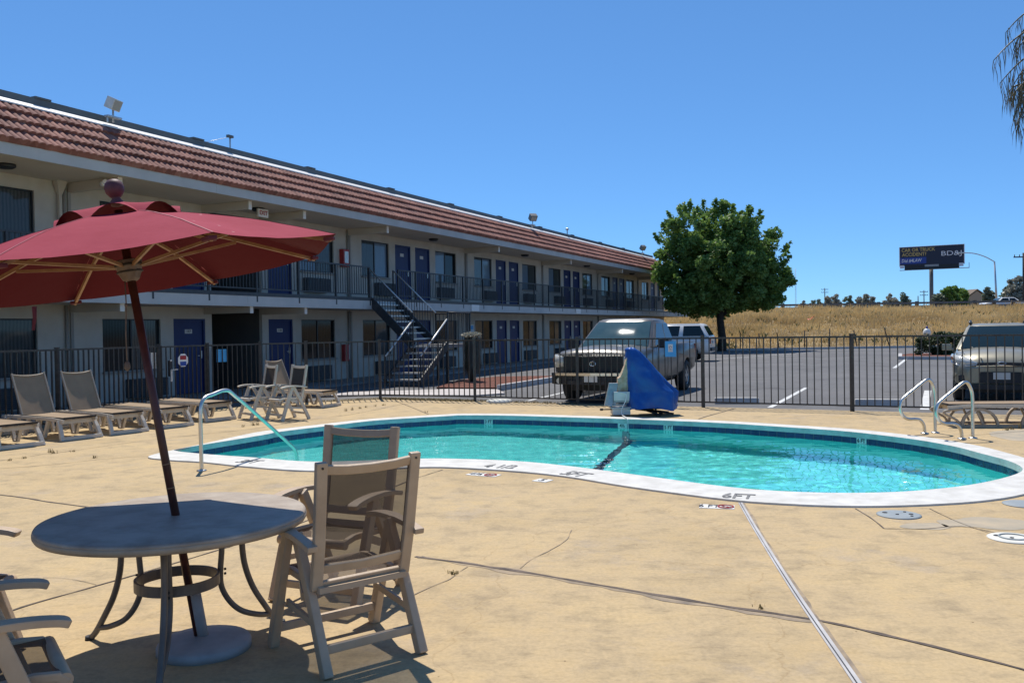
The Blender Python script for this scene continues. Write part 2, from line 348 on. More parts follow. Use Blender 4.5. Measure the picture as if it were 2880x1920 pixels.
# ------------------------------------------------------------------ mesh helpers
class MB:
    def __init__(s): s.v = []; s.f = []; s.sm = []
    def add(s, vs, fs, smooth=False):
        o = len(s.v); s.v += [tuple(x) for x in vs]
        for f in fs: s.f.append(tuple(i + o for i in f)); s.sm.append(smooth)
    def quad(s, a, b, c, d): s.add([a, b, c, d], [(0, 1, 2, 3)])
    def poly(s, pts): s.add(pts, [tuple(range(len(pts)))])
    def box(s, c, d, rot=None):
        hx, hy, hz = d[0] / 2, d[1] / 2, d[2] / 2
        P = [Vector((x, y, z)) for x in (-hx, hx) for y in (-hy, hy) for z in (-hz, hz)]
        if rot is not None: P = [rot @ p for p in P]
        s.add([p + Vector(c) for p in P], [(0, 1, 3, 2), (4, 6, 7, 5), (0, 4, 5, 1), (2, 3, 7, 6), (0, 2, 6, 4), (1, 5, 7, 3)])
    def bx(s, x0, x1, y0, y1, z0, z1): s.box(((x0 + x1) / 2, (y0 + y1) / 2, (z0 + z1) / 2), (x1 - x0, y1 - y0, z1 - z0))
    def bar(s, a, b, w, h=None, up=(0, 0, 1), r=0.0):
        """rectangular bar from a to b; w across, h along up"""
        a = Vector(a); b = Vector(b); h = h or w; t = (b - a); L = t.length; t.normalize()
        u = Vector(up); x = t.cross(u)
        if x.length < 1e-4: x = t.cross(Vector((0, 1, 0)))
        x.normalize(); u = x.cross(t)
        rt = Matrix((x, t, u)).transposed()
        s.box((a + b) / 2, (w, L, h), rt)
    def tube(s, path, r, n=10, caps=True, smooth=True, closed=False):
        P = [Vector(p) for p in path]; N = len(P)
        rs = r if isinstance(r, (list, tuple)) else [r] * N
        T = []
        for i in range(N):
            if closed: t = P[(i + 1) % N] - P[i - 1]
            else: t = P[min(i + 1, N - 1)] - P[max(i - 1, 0)]
            T.append(t.normalized())
        x = T[0].orthogonal().normalized(); vs = []
        for i in range(N):
            x = (x - T[i] * x.dot(T[i])).normalized(); y = T[i].cross(x)
            for k in range(n):
                a = 2 * math.pi * k / n
                vs.append(P[i] + (x * math.cos(a) + y * math.sin(a)) * rs[i])
        fs = []
        for i in range(N if closed else N - 1):
            j = (i + 1) % N
            for k in range(n):
                l = (k + 1) % n
                fs.append((i * n + k, i * n + l, j * n + l, j * n + k))
        o = len(s.v); s.add(vs, fs, smooth)
        if caps and not closed:
            s.f.append(tuple(o + k for k in range(n))[::-1]); s.sm.append(False)
            s.f.append(tuple(o + (N - 1) * n + k for k in range(n))); s.sm.append(False)
    def cyl(s, a, b, r, n=16, r2=None, smooth=True): s.tube([a, b], [r, r if r2 is None else r2], n, True, smooth)
    def lathe(s, prof, n=24, c=(0, 0, 0), smooth=True):
        c = Vector(c); vs = []
        for (r, z) in prof:
            for k in range(n):
                a = 2 * math.pi * k / n; vs.append(c + Vector((r * math.cos(a), r * math.sin(a), z)))
        fs = [(i * n + k, i * n + (k + 1) % n, (i + 1) * n + (k + 1) % n, (i + 1) * n + k) for i in range(len(prof) - 1) for k in range(n)]
        o = len(s.v); s.add(vs, fs, smooth)
        s.f.append(tuple(o + k for k in range(n))[::-1]); s.sm.append(False)
        s.f.append(tuple(o + (len(prof) - 1) * n + k for k in range(n))); s.sm.append(False)
    def prism(s, pts, vec):
        """extrude a planar polygon (3d pts) by vec"""
        vec = Vector(vec); n = len(pts); P = [Vector(p) for p in pts]
        s.add(P + [p + vec for p in P], [tuple(range(n))[::-1], tuple(range(n, 2 * n))] + [(i, (i + 1) % n, n + (i + 1) % n, n + i) for i in range(n)])
    def ribbon(s, path, ws, th, side):
        """flat strip along path, width ws across side, thickness th"""
        P = [Vector(p) for p in path]; side = Vector(side).normalized(); N = len(P)
        ws = ws if isinstance(ws, (list, tuple)) else [ws] * N
        vs = []
        for i in range(N):
            t = (P[min(i + 1, N - 1)] - P[max(i - 1, 0)]).normalized(); u = side.cross(t).normalized()
            w = ws[i] / 2; h = th / 2
            vs += [P[i] + side * w + u * h, P[i] - side * w + u * h, P[i] - side * w - u * h, P[i] + side * w - u * h]
        fs = []
        for i in range(N - 1):
            for k in range(4):
                l = (k + 1) % 4; fs.append((i * 4 + k, i * 4 + l, i * 4 + 4 + l, i * 4 + 4 + k))
        fs += [(3, 2, 1, 0), ((N - 1) * 4, (N - 1) * 4 + 1, (N - 1) * 4 + 2, (N - 1) * 4 + 3)]
        s.add(vs, fs, False)
    def build(s, name, m, parent=None, bevel=0.0, fix=True):
        me = bpy.data.meshes.new(name); me.from_pydata([tuple(x) for x in s.v], [], s.f)
        me.polygons.foreach_set('use_smooth', s.sm)
        ms = m if isinstance(m, (list, tuple)) else [m]
        for x in ms: me.materials.append(M[x] if isinstance(x, str) else x)
        if fix or bevel:
            bm = bmesh.new(); bm.from_mesh(me)
            if fix: bmesh.ops.recalc_face_normals(bm, faces=bm.faces)
            if bevel:
                es = [e for e in bm.edges if len(e.link_faces) == 2 and e.calc_face_angle(0) > R(35)]
                bmesh.ops.bevel(bm, geom=es, offset=bevel, segments=2, affect='EDGES', profile=.6, clamp_overlap=True)
            bm.to_mesh(me); bm.free()
        o = bpy.data.objects.new(name, me); COL.objects.link(o)
        if parent is not None: o.parent = parent
        return o

def tag(o, label=None, cat=None, group=None, kind=None):
    if label: o['label'] = label
    if cat: o['category'] = cat
    if group: o['group'] = group
    if kind: o['kind'] = kind
    return o
def thing(name, label, cat, loc=(0, 0, 0), rz=0.0, group=None):
    o = bpy.data.objects.new(name, None); o.empty_display_size = .2; COL.objects.link(o)
    o.location = loc; o.rotation_euler = (0, 0, rz)
    return tag(o, label, cat, group)
def struct(name, mb, m, **k):
    return tag(mb.build(name, m, **k), kind='structure')
def dup(o, parent=None):
    c = o.copy(); COL.objects.link(c)
    if parent is not None: c.parent = parent
    for ch in list(o.children): dup(ch, c)
    return c
def text(body, size, m, parent, mtx, name='lettering', bold=.0, sx=1.0, shear=0.0):
    cu = bpy.data.curves.new(name, 'FONT'); cu.body = body; cu.size = size; cu.align_x = 'CENTER'; cu.align_y = 'CENTER'
    cu.offset = bold; cu.extrude = .0015; cu.shear = shear; cu.resolution_u = 3
    o = bpy.data.objects.new(name, cu); COL.objects.link(o)
    dg = bpy.context.evaluated_depsgraph_get()
    me = bpy.data.meshes.new_from_object(o.evaluated_get(dg))
    bpy.data.objects.remove(o)
    me.transform(Matrix.Diagonal((sx, 1, 1, 1))); me.name = name
    me.materials.clear(); me.materials.append(M[m])
    t = bpy.data.objects.new(name, me); COL.objects.link(t)
    if parent is not None: t.parent = parent
    t.matrix_local = mtx
    return t
def basis(x, y, z, o):
    m = Matrix((Vector(x), Vector(y), Vector(z))).transposed().to_4x4(); m.translation = Vector(o); return m
def spline(pts, k=6, closed=False):
    """Catmull-Rom"""
    P = [Vector(p) for p in pts]; n = len(P); out = []
    for i in range(n if closed else n - 1):
        if closed: p0, p1, p2, p3 = P[i - 1], P[i], P[(i + 1) % n], P[(i + 2) % n]
        else: p0, p1, p2, p3 = P[max(i - 1, 0)], P[i], P[i + 1], P[min(i + 2, n - 1)]
        for j in range(k):
            t = j / k
            out.append(.5 * ((2 * p1) + (-p0 + p2) * t + (2 * p0 - 5 * p1 + 4 * p2 - p3) * t * t + (-p0 + 3 * p1 - 3 * p2 + p3) * t ** 3))
    if not closed: out.append(P[-1])
    return out
def fill(loops, z, name, m, uv=None):
    bm = bmesh.new(); es = []
    for lp in loops:
        vs = [bm.verts.new((p[0], p[1], z)) for p in lp]
        for i in range(len(vs)): es.append(bm.edges.new((vs[i], vs[(i + 1) % len(vs)])))
    bmesh.ops.triangle_fill(bm, use_beauty=True, use_dissolve=False, edges=es, normal=(0, 0, 1))
    for f in bm.faces:
        if f.normal.z < 0: f.normal_flip()
    me = bpy.data.meshes.new(name); bm.to_mesh(me); bm.free(); me.materials.append(M[m])
    o = bpy.data.objects.new(name, me); COL.objects.link(o)
    return tag(o, kind='structure')

# ================================================================== POOL AND DECK
far_px = [(557, 1253.6), (686, 1225), (757, 1212.5), (918, 1193.6), (1043, 1180), (1240, 1168), (1307, 1165), (1450, 1166), (1629, 1171), (1807, 1176.5), (2040, 1186), (2219, 1197), (2397, 1209), (2540, 1224), (2647, 1238), (2754, 1257), (2826, 1275)]
near_px = [(2754, 1413), (2576, 1424), (2397, 1427), (2219, 1421), (2040, 1407.5), (1771, 1372), (1593, 1343), (1450, 1328), (1279, 1317.5), (1168, 1317), (889, 1327), (686, 1314), (571, 1302), (464, 1295)]
nearin_px = [(2754, 1363), (2576, 1384), (2397, 1390), (2219, 1386), (2040, 1372), (1771, 1336), (1593, 1313), (1450, 1299.5), (1279, 1293), (1168, 1293), (889, 1301), (711, 1289), (571, 1279), (496, 1270.5)]
far_o = [G(*p) for p in far_px]
right_o = [Vector((6.22, 10.35, 0)), Vector((6.02, 9.6, 0)), Vector((5.6, 9.0, 0)), G(2880, 1393)]
near_o = [G(*p) for p in near_px]
tip_o = [G(421, 1284)]
outer = spline(far_o + right_o + near_o + tip_o, 5, True)
def inset(P, dd):
    out = []
    for i, p in enumerate(P):
        t = (P[min(i + 1, len(P) - 1)] - P[max(i - 1, 0)]).normalized()
        out.append(p + Vector((t.y, -t.x, 0)) * dd)
    return out
far_i = inset(far_o, .34)[1:]
right_i = [Vector((5.93, 10.35, 0)), G(2872, 1330)]
near_i = [G(*p) for p in nearin_px]
inner = spline([G(520, 1262)] + far_i + right_i + near_i, 5, True)

# fence line
P1, P2, P3, P4, P5 = G(1070, 1122), G(1336, 1128), G(1625, 1136), G(1978, 1145), G(2397, 1156)
stp = (P5 - P4)
P6 = P5 + stp * 1.12; P7 = P6 + stp * .98
FN = -14.4
def fence_s(px, y):  # s on the left fence line seen at this pixel column
    r = ray(px, y); t = FN / (r[0] * NV.x + r[1] * NV.y); return r[0] * t * DV.x + r[1] * t * DV.y
sg0 = fence_s(446, 1000); sg1 = fence_s(583, 1000)
C0 = BL(-8, FN); CG0 = BL(sg0, FN); CG1 = BL(sg1, FN)
C2 = G(735, 1137)
eo = .12
deck_outer = [Vector((16, -9, 0)), P7 + Vector((6, eo, 0)), P7 + Vector((0, eo, 0)), P5 + Vector((0, eo, 0)), P3 + Vector((0, eo, 0)), P1 + Vector((0, eo, 0)), C2 + Vector((-.02, eo, 0)), CG1 + Vector((-.1, .1, 0)), BL(sg0, FN - .1), C0 - NV * .1, Vector((-17, -9, 0))]
fill([deck_outer, outer], 0.0, 'pool_deck', 'deck')
big = [Vector((-2500, -600, 0)), Vector((2500, -600, 0)), Vector((2500, 3500, 0)), Vector((-2500, 3500, 0))]
fill([big, deck_outer], -0.02, 'ground', 'ground')
lot = [P7 + Vector((6, eo, 0)), Vector((60, 14, 0)), Vector((75, 58.4, 0)), Vector((-5, 58.4, 0)), BL(60 * KB, -14.56 * KB), BL(14, -14.56 * KB), BL(14, FN - .12), CG1 + Vector((-.1, .1, 0)), C2 + Vector((-.02, eo, 0)), P1 + Vector((0, eo, 0)), P3 + Vector((0, eo, 0)), P5 + Vector((0, eo, 0)), P7 + Vector((0, eo, 0))]
fill([lot], -0.008, 'parking_lot', 'asphalt')

# coping (white band with rounded lip)
mb = MB()
no = len(outer); ni = len(inner)
bm = bmesh.new(); es = []
for lp in (outer, inner):
    vs = [bm.verts.new((p.x, p.y, .018)) for p in lp]
    es += [bm.edges.new((vs[i], vs[(i + 1) % len(vs)])) for i in range(len(vs))]
bmesh.ops.triangle_fill(bm, use_beauty=True, use_dissolve=False, edges=es, normal=(0, 0, 1))
for f in bm.faces:
    if f.normal.z < 0: f.normal_flip()
me = bpy.data.meshes.new('pool_coping'); bm.to_mesh(me); bm.free(); me.materials.append(M['coping'])
coping_top = bpy.data.objects.new('coping_band', me); COL.objects.link(coping_top)
pool = thing('swimming_pool', 'kidney shaped swimming pool with white coping and turquoise water', 'swimming pool', (0, 0, 0))
coping_top.parent = pool
def offset_loop(P, dd):
    out = []; n = len(P)
    for i, p in enumerate(P):
        t = (P[(i + 1) % n] - P[i - 1]).normalized(); out.append(p + Vector((t.y, -t.x, 0)) * dd)
    return out
def wallring(name, P, z0, z1, m, parent):
    mb = MB(); n = len(P)
    for i in range(n):
        a, b = P[i], P[(i + 1) % n]
        mb.quad((a.x, a.y, z0), (b.x, b.y, z0), (b.x, b.y, z1), (a.x, a.y, z1))
    return mb.build(name, m, parent)
wallring('coping_edge', outer, -.03, .018, 'coping', pool)
wallring('coping_face', inner, -.065, .018, 'coping', pool)
in2 = offset_loop(inner, -.012)
def ringflat(P, Q, z, name, m):
    mb = MB(); n = len(P)
    for i in range(n):
        j = (i + 1) % n; mb.quad((P[i].x, P[i].y, z), (P[j].x, P[j].y, z), (Q[j].x, Q[j].y, z), (Q[i].x, Q[i].y, z))
    return mb.build(name, m, pool)
ringflat(inner, in2, -.065, 'coping_underside', 'coping')
wallring('waterline_tiles', in2, -.22, -.065, 'tile_navy', pool)
mb = MB(); acc = 0
for i in range(len(in2)):
    a, b = in2[i], in2[(i + 1) % len(in2)]; t = (b - a); L_ = t.length
    if L_ < 1e-6: continue
    t = t / L_; nn = Vector((t.y, -t.x, 0)); d = (.155 - acc % .155)
    while d < L_:
        p = a + t * d + nn * .0015
        mb.quad((p.x, p.y, -.218), (p.x + t.x * .006, p.y + t.y * .006, -.218), (p.x + t.x * .006, p.y + t.y * .006, -.066), (p.x, p.y, -.066)); d += .155
    acc += L_
tag(mb.build('tile_grout', 'parapet', pool, fix=False), kind='stuff')
def fz(x): return -1.0 - .85 * min(1, max(0, (x + 4) / 8))
mb = MB(); n = len(in2)
for i in range(n):
    a, b = in2[i], in2[(i + 1) % n]
    mb.quad((a.x, a.y, fz(a.x)), (b.x, b.y, fz(b.x)), (b.x, b.y, -.22), (a.x, a.y, -.22))
wl = mb.build('pool_wall', 'poolwall', pool); wl.cycles.is_caustics_receiver = True
bm = bmesh.new(); vs = [bm.verts.new((p.x, p.y, fz(p.x))) for p in in2]
es = [bm.edges.new((vs[i], vs[(i + 1) % n])) for i in range(n)]
bmesh.ops.triangle_fill(bm, use_beauty=True, edges=es, normal=(0, 0, 1))
for f in bm.faces:
    if f.normal.z < 0: f.normal_flip()
me = bpy.data.meshes.new('pool_floor'); bm.to_mesh(me); bm.free(); me.materials.append(M['poolwall'])
pf = bpy.data.objects.new('pool_floor', me); COL.objects.link(pf); pf.parent = pool; pf.cycles.is_caustics_receiver = True
# dark dividing stripe over the floor, and the drain
A = G(1585, 1310); B_ = G(1768, 1181); t = (B_ - A).normalized(); sd = Vector((-t.y, t.x, 0)) * .065
mb = MB(); K = 14
pts = [A.lerp(B_, i / K) for i in range(K + 1)]
for i in range(K):
    a, b = pts[i], pts[i + 1]
    mb.quad(*[(q.x, q.y, fz(q.x) + .006) for q in (a - sd, b - sd, b + sd, a + sd)])
b = pts[-1] - t * .36
mb.quad((b.x - sd.x, b.y - sd.y, fz(b.x)), (b.x + sd.x, b.y + sd.y, fz(b.x)), (b.x + sd.x, b.y + sd.y, -.22), (b.x - sd.x, b.y - sd.y, -.22))
mb.build('floor_stripe', 'poolstripe', pool)
mb = MB(); mb.lathe([(.16, 0), (.15, .02), (.02, .03)], 20, (3.3, 9.6, fz(3.3)))
mb.build('floor_drain', 'poolstripe', pool)
# water surface with real ripples
def inside(x, y, P):
    c = False; n = len(P)
    for i in range(n):
        a, b = P[i], P[i - 1]
        if (a.y > y) != (b.y > y) and x < (b.x - a.x) * (y - a.y) / (b.y - a.y) + a.x: c = not c
    return c
xs = [p.x for p in inner]; ys = [p.y for p in inner]
X0, X1, Y0, Y1 = min(xs) - .3, max(xs) + .3, min(ys) - .3, max(ys) + .3
N_ = .045; nx = int((X1 - X0) / N_) + 1; ny = int((Y1 - Y0) / N_) + 1
keep = offset_loop(inner, -.15)
idx = {}; vv = []; ff = []
def wv(i, j):
    if (i, j) not in idx:
        x, y = X0 + i * N_, Y0 + j * N_
        amp = .35 + .65 * min(1, max(0, (x + 3.5) / 6))
        z = -.15 + amp * (0.0062 * noise.noise(Vector((x * 2.2, y * 2.6, 0))) + .0036 * noise.noise(Vector((x * 5.5, y * 6.5, 5))) + .0016 * noise.noise(Vector((x * 13, y * 13, 9))))
        idx[(i, j)] = len(vv); vv.append((x, y, z))
    return idx[(i, j)]
for j in range(ny):
    row = [inside(X0 + (i + .5) * N_, Y0 + (j + .5) * N_, keep) for i in range(nx)]
    for i in range(nx):
        if row[i]: ff.append((wv(i, j), wv(i + 1, j), wv(i + 1, j + 1), wv(i, j + 1)))
me = bpy.data.meshes.new('water'); me.from_pydata(vv, [], ff); me.polygons.foreach_set('use_smooth', [True] * len(ff)); me.materials.append(M['water'])
wo = bpy.data.objects.new('water', me); COL.objects.link(wo); tag(wo, kind='structure'); wo.cycles.is_caustics_caster = True
# depth tiles on the far waterline
def near_inner(px, py):
    g = G(px, py, -.07); best = min(range(len(inner)), key=lambda i: (inner[i] - Vector((g.x, g.y, 0))).length)
    a, b = inner[best - 1], inner[(best + 1) % len(inner)]; return g, (b - a).normalized()
for px, py, tx in ((918, 1214, '3'), (1370, 1184, '3 FT'), (1765, 1190, '4½'), (1892, 1196, '5 FT'), (2432, 1229, '6 FT')):
    g, t = near_inner(px, py)
    best = min(range(len(inner)), key=lambda i: (inner[i] - Vector((g.x, g.y, 0))).length); p = inner[best]
    if t.x < 0: t = -t
    nn = Vector((t.y, -t.x, 0))
    mb = MB(); z0, z1 = -.152, -.064
    c = p + nn * .004
    mb.add([c - t * .085 + Vector((0, 0, z0)), c + t * .085 + Vector((0, 0, z0)), c + t * .085 + Vector((0, 0, z1)), c - t * .085 + Vector((0, 0, z1)),
            c - t * .085 - nn * .012 + Vector((0, 0, z0)), c + t * .085 - nn * .012 + Vector((0, 0, z0)), c + t * .085 - nn * .012 + Vector((0, 0, z1)), c - t * .085 - nn * .012 + Vector((0, 0, z1))],
           [(0, 1, 2, 3), (4, 7, 6, 5), (0, 3, 7, 4), (1, 5, 6, 2), (3, 2, 6, 7)])
    o = mb.build('depth_tile', 'sign_white', pool)
    text(tx, .085, 'text_dark', o, basis(t, (0, 0, 1), nn, c + nn * .003 + Vector((0, 0, (z0 + z1) / 2))), bold=.002, sx=.9)

def flat_text(body, size, m, px, py, parent, z=.021, sx=1.0, tilt=0.0, bold=.002):
    p = G(px, py, z); q = G(px + 30, py + tilt * 30, z); x = (q - p).normalized(); y = Vector((-x.y, x.x, 0))
    return text(body, size, m, parent, basis(x, y, (0, 0, 1), p), bold=bold, sx=sx)
for tx, px, py, tl, sz in (('3FT', 700, 1297, .05, .34), ('4 1/2', 1408, 1311, .05, .34), ('5FT', 1618, 1332, .13, .36), ('6FT', 2076, 1394.5, .05, .34)):
    flat_text(tx, sz, 'black_paint', px, py, pool, .021, .58, tl, .006)
def deck_tile(px0, px1, py, tilt, tx, nodive, lab):
    a = G(px0, py - (px1 - px0) / 2 * tilt, 0); b = G(px1, py + (px1 - px0) / 2 * tilt, 0)
    x = (b - a).normalized(); y = Vector((-x.y, x.x, 0)); c = (a + b) / 2; L = (b - a).length; h = .17
    t = thing('depth_marker', lab, 'depth marker', (c.x, c.y, 0), math.atan2(x.y, x.x), 'depth marker tiles set in the deck')
    mb = MB(); mb.bx(-L / 2, L / 2, -h / 2, h / 2, -.004, .005); mb.build('tile', 'sign_white', t)
    k = L / 2 - L * .27 if nodive else 0
    text(tx, .17, 'text_dark', t, basis((1, 0, 0), (0, 1, 0), (0, 0, 1), (-k, 0, .007)), bold=.001, sx=.95 if not nodive else (.62 if len(tx) > 2 else .85))
    if nodive:
        mb = MB(); P = [Vector((L * .25 + .07 * math.cos(q * math.pi / 10), .07 * math.sin(q * math.pi / 10), .0075)) for q in range(20)]
        mb.tube(P, .008, 6, closed=True); mb.bar((L * .25 - .05, .05, .0075), (L * .25 + .05, -.05, .0075), .012, .004); mb.build('no_diving_symbol', 'red', t)
        mb = MB(); mb.bar((L * .25 - .045, -.02, .006), (L * .25 + .02, .02, .006), .02, .003); mb.bar((L * .25 + .01, .01, .006), (L * .25 + .05, .01, .006), .014, .003); mb.build('diver_figure', 'text_dark', t)
deck_tile(1320, 1400, 1335, .08, '4½', True, 'white 4½ foot depth tile with red no diving sign near the 4 1/2 lettering')
deck_tile(1507, 1545, 1351, .1, '5', False, 'small white tile with a black 5 beside the 5FT lettering')
deck_tile(1968, 2066, 1425, .04, '6 FT', True, 'white 6 FT depth tile with red no diving sign by the white drain')

# sealant line along the near coping, deck joints, cracks
def strip(name, pxs, w, m, z=.004, k=4, jit=0.0, kind='structure'):
    P = spline([G(*p) for p in pxs], k); mb = MB()
    L = []
    for i, p in enumerate(P):
        t = (P[min(i + 1, len(P) - 1)] - P[max(i - 1, 0)]).normalized(); s_ = Vector((-t.y, t.x, 0))
        ww = (w[0] + (w[1] - w[0]) * i / (len(P) - 1)) if isinstance(w, tuple) else w
        ww *= 1 + jit * noise.noise(p * 6)
        o = s_ * (jit * .008 * noise.noise(p * 4 + Vector((9, 9, 9))))
        L.append((p + s_ * ww / 2 + o, p - s_ * ww / 2 + o))
    for i in range(len(L) - 1):
        a, b, c, d = L[i][0], L[i][1], L[i + 1][1], L[i + 1][0]
        mb.quad(*[(q.x, q.y, z) for q in (a, b, c, d)])
    return tag(mb.build(name, m), kind=kind)
o2 = offset_loop(outer, .035)
mb = MB()
for i in range(len(outer)):
    j = (i + 1) % len(outer)
    mb.quad(*[(q.x, q.y, .004) for q in (outer[i], outer[j], o2[j], o2[i])])
struct('deck_sealant_line', mb, 'joint')
J = [[(1168, 1565), (1450, 1605), (1771, 1660), (2040, 1705), (2290, 1742)], [(2300, 1744), (2420, 1770), (2600, 1812), (2800, 1862), (3000, 1915)],
     [(1168, 1345), (1245, 1321)], [(-40, 1386), (70, 1400), (130, 1410), (250, 1426)], [(-300, 1830), (-60, 1752), (60, 1708), (180, 1673), (350, 1625), (620, 1545), (760, 1500), (900, 1450), (1168, 1345)],
     [(-10, 1318), (140, 1307), (300, 1290), (420, 1283)], [(0, 1295), (80, 1284), (130, 1276), (170, 1272), (400, 1240), (560, 1222), (700, 1207), (860, 1182), (1000, 1163), (1120, 1139), (1200, 1127)],
     [(1110, 1127), (1160, 1146), (1205, 1165)], [(2068, 1148), (2040, 1156), (1990, 1170), (1965, 1178)], [(2405, 1430), (2440, 1450), (2487, 1486)], [(2487, 1486), (2600, 1487), (2700, 1480), (2790, 1496), (2880, 1520)], [(2613, 1430), (2700, 1470), (2800, 1505)],
     [(2700, 1226), (2790, 1220), (2880, 1212)]]
Wd = [.030, .03, .012, .022, .018, .012, .014, .02, .03, .010, .010, .006, .012]
for p, w in zip(J, Wd): strip('deck_joint', p, w, 'joint', jit=.8, k=8)
strip('deck_scuff', [(1180, 1566), (1450, 1607), (1771, 1663), (2040, 1709), (2290, 1746)], .07, 'scuff', .002, 8, 1.6)
strip('deck_crack', [(1313, 1593), (1270, 1625), (1235, 1640), (1200, 1656), (1150, 1680), (1100, 1720)], .007, 'scuff', .004, 6, 1.5)
strip('deck_crack', [(1608, 1490), (1590, 1520), (1545, 1548), (1500, 1570), (1465, 1598)], .006, 'scuff', .004, 6, 1.5)
strip('deck_crack', [(120, 1625), (200, 1628), (270, 1645)], .006, 'joint', .004, 6, 1.5)
def patch_poly(pxs, m):
    P = spline([G(*p) for p in pxs], 6, True); P = [p + Vector((noise.noise(p * 5), noise.noise(p * 5 + Vector((7, 7, 7))), 0)) * .07 for p in P]
    mb = MB(); c = sum(P, Vector()) / len(P)
    mb.add([(c.x, c.y, .002)] + [(p.x, p.y, .002) for p in P], [(0, i + 1, (i + 1) % len(P) + 1) for i in range(len(P))]); struct('deck_patch', mb, m)
patch_poly([(2640, 1462), (2760, 1455), (2880, 1462), (2900, 1480), (2840, 1490), (2740, 1482), (2660, 1482)], 'patch')
patch_poly([(2530, 1476), (2620, 1470), (2680, 1484), (2640, 1490), (2560, 1489)], 'patch')
patch_poly([(2800, 1212), (2900, 1208), (2920, 1230), (2860, 1240), (2790, 1226)], 'patch')
# white slotted drain running to the camera
dr = thing('slot_drain', 'white slotted deck drain running from the coping towards the camera', 'drain')
P = [G(2082, 1414), G(2120, 1480), G(2180, 1578), G(2240, 1672), G(2305, 1768), G(2400, 1905), G(2470, 2010)]
mb = MB(); mb.ribbon([p + Vector((0, 0, .003)) for p in P], .040, .008, (1, 0, 0)); mb.build('channel', 'curb', dr)
mb = MB()
q = spline(P, 30)
for i in range(0, len(q) - 1, 1):
    t = (q[min(i + 1, len(q) - 1)] - q[i - 1 if i else 0]).normalized(); mb.bar(q[i] + Vector((-.004, 0, .0072)), q[i] + t * .022 + Vector((-.004, 0, .0072)), .007, .002)
mb.build('slots', 'text_dark', dr)
strip('deck_sealant_line', [(2090, 1414), (2128, 1480), (2189, 1578), (2251, 1672), (2320, 1768), (2420, 1905), (2490, 2010)], .03, 'scuff', .003, 4, 1.2)
# lids
def lid(px, py, r, m, lab, marks=True, h=.012):
    p = G(px, py); t = thing('skimmer_lid', lab, 'skimmer lid', p, .4)
    mb = MB(); mb.lathe([(r + .02, 0), (r + .02, h * .5), (r, h), (.01, h)], 40); mb.build('cover', m, t)
    if marks:
        for a, rr, w in ((.3, .65, .03), (2.2, .7, .05), (3.5, .2, .035), (4.9, .75, .03), (5.6, .6, .045)):
            mb = MB(); mb.lathe([(w * .45, 0), (w * .4, .004)], 10, (r * rr * math.cos(a), r * rr * math.sin(a), h + .001)); mb.build('finger_hole', 'text_dark', t)
    return t
lid(2528, 1448, .165, 'lid_grey', 'round grey skimmer lid with dark holes beside the white coping')
t = lid(2850, 1514, .165, 'lid_white', 'round cream lid with a raised ring standing near the right edge')
mb = MB(); mb.tube([(.1 * math.cos(a * math.pi / 12), .1 * math.sin(a * math.pi / 12), .014) for a in range(24)], .008, 6, closed=True); mb.build('raised_ring', 'lid_grey', t)
lid(2880, 1418, .16, 'lid_grey', 'plain grey skimmer lid cut off by the right edge, next to the coping', False)
t = lid(1404, 1131, .28, 'lid_white', 'white round lid standing proud of the far deck near the fence', False, .06)

# overhead: handrail and ladder rails
def rail_thing(name, lab, cat, pts, r, plates, group=None, m='steel'):
    t = thing(name, lab, cat, (0, 0, 0), 0, group)
    mb = MB(); mb.tube(spline(pts, 5), r, 12); mb.build('rail', m, t)
    for p in plates:
        mb = MB(); mb.lathe([(.062, 0), (.06, .012), (.03, .02)], 20, (p[0], p[1], .001)); mb.build('base_flange', m, t)
    return t
a = G(567, 1324); b = Vector((-3.19, 12.86, 0))
def along(f, z): q = a.lerp(b, f); return Vector((q.x, q.y, z))
rail_thing('pool_handrail', 'bent stainless handrail leading down into the shallow end', 'handrail',
           [along(0, 0), along(0, .3), along(0, .7), along(.01, .83), along(.045, .905), along(.12, .935), along(.2, .965), along(.26, .955), along(.32, .88), along(.45, .71), along(.6, .5), along(.75, .29), along(.9, .08), along(.95, 0.0), along(.975, -.08), along(.985, -.2), along(.985, -.5), along(.985, -.95)], .024, [a])
prof = [(0, 0), (0, .3), (0, .58), (.02, .70), (.075, .795), (.136, .82), (.22, .785), (.4, .675), (.6, .55), (.65, .47), (.655, .38), (.60, .28), (.5, .235), (.38, .23), (.28, .205), (.215, .12), (.2, 0)]
for px, py, lab in ((2630.5, 1217, 'curved stainless pool ladder rail, the farther of the two'), (2736, 1232, 'curved stainless pool ladder rail, the nearer of the two')):
    p = G(px, py); u = Vector((-.95, -.31, 0))
    rail_thing('ladder_rail', lab, 'ladder rail', [p + u * q + Vector((0, 0, z)) for q, z in prof], .024, [p, p + u * .2], 'stainless pool ladder rails')

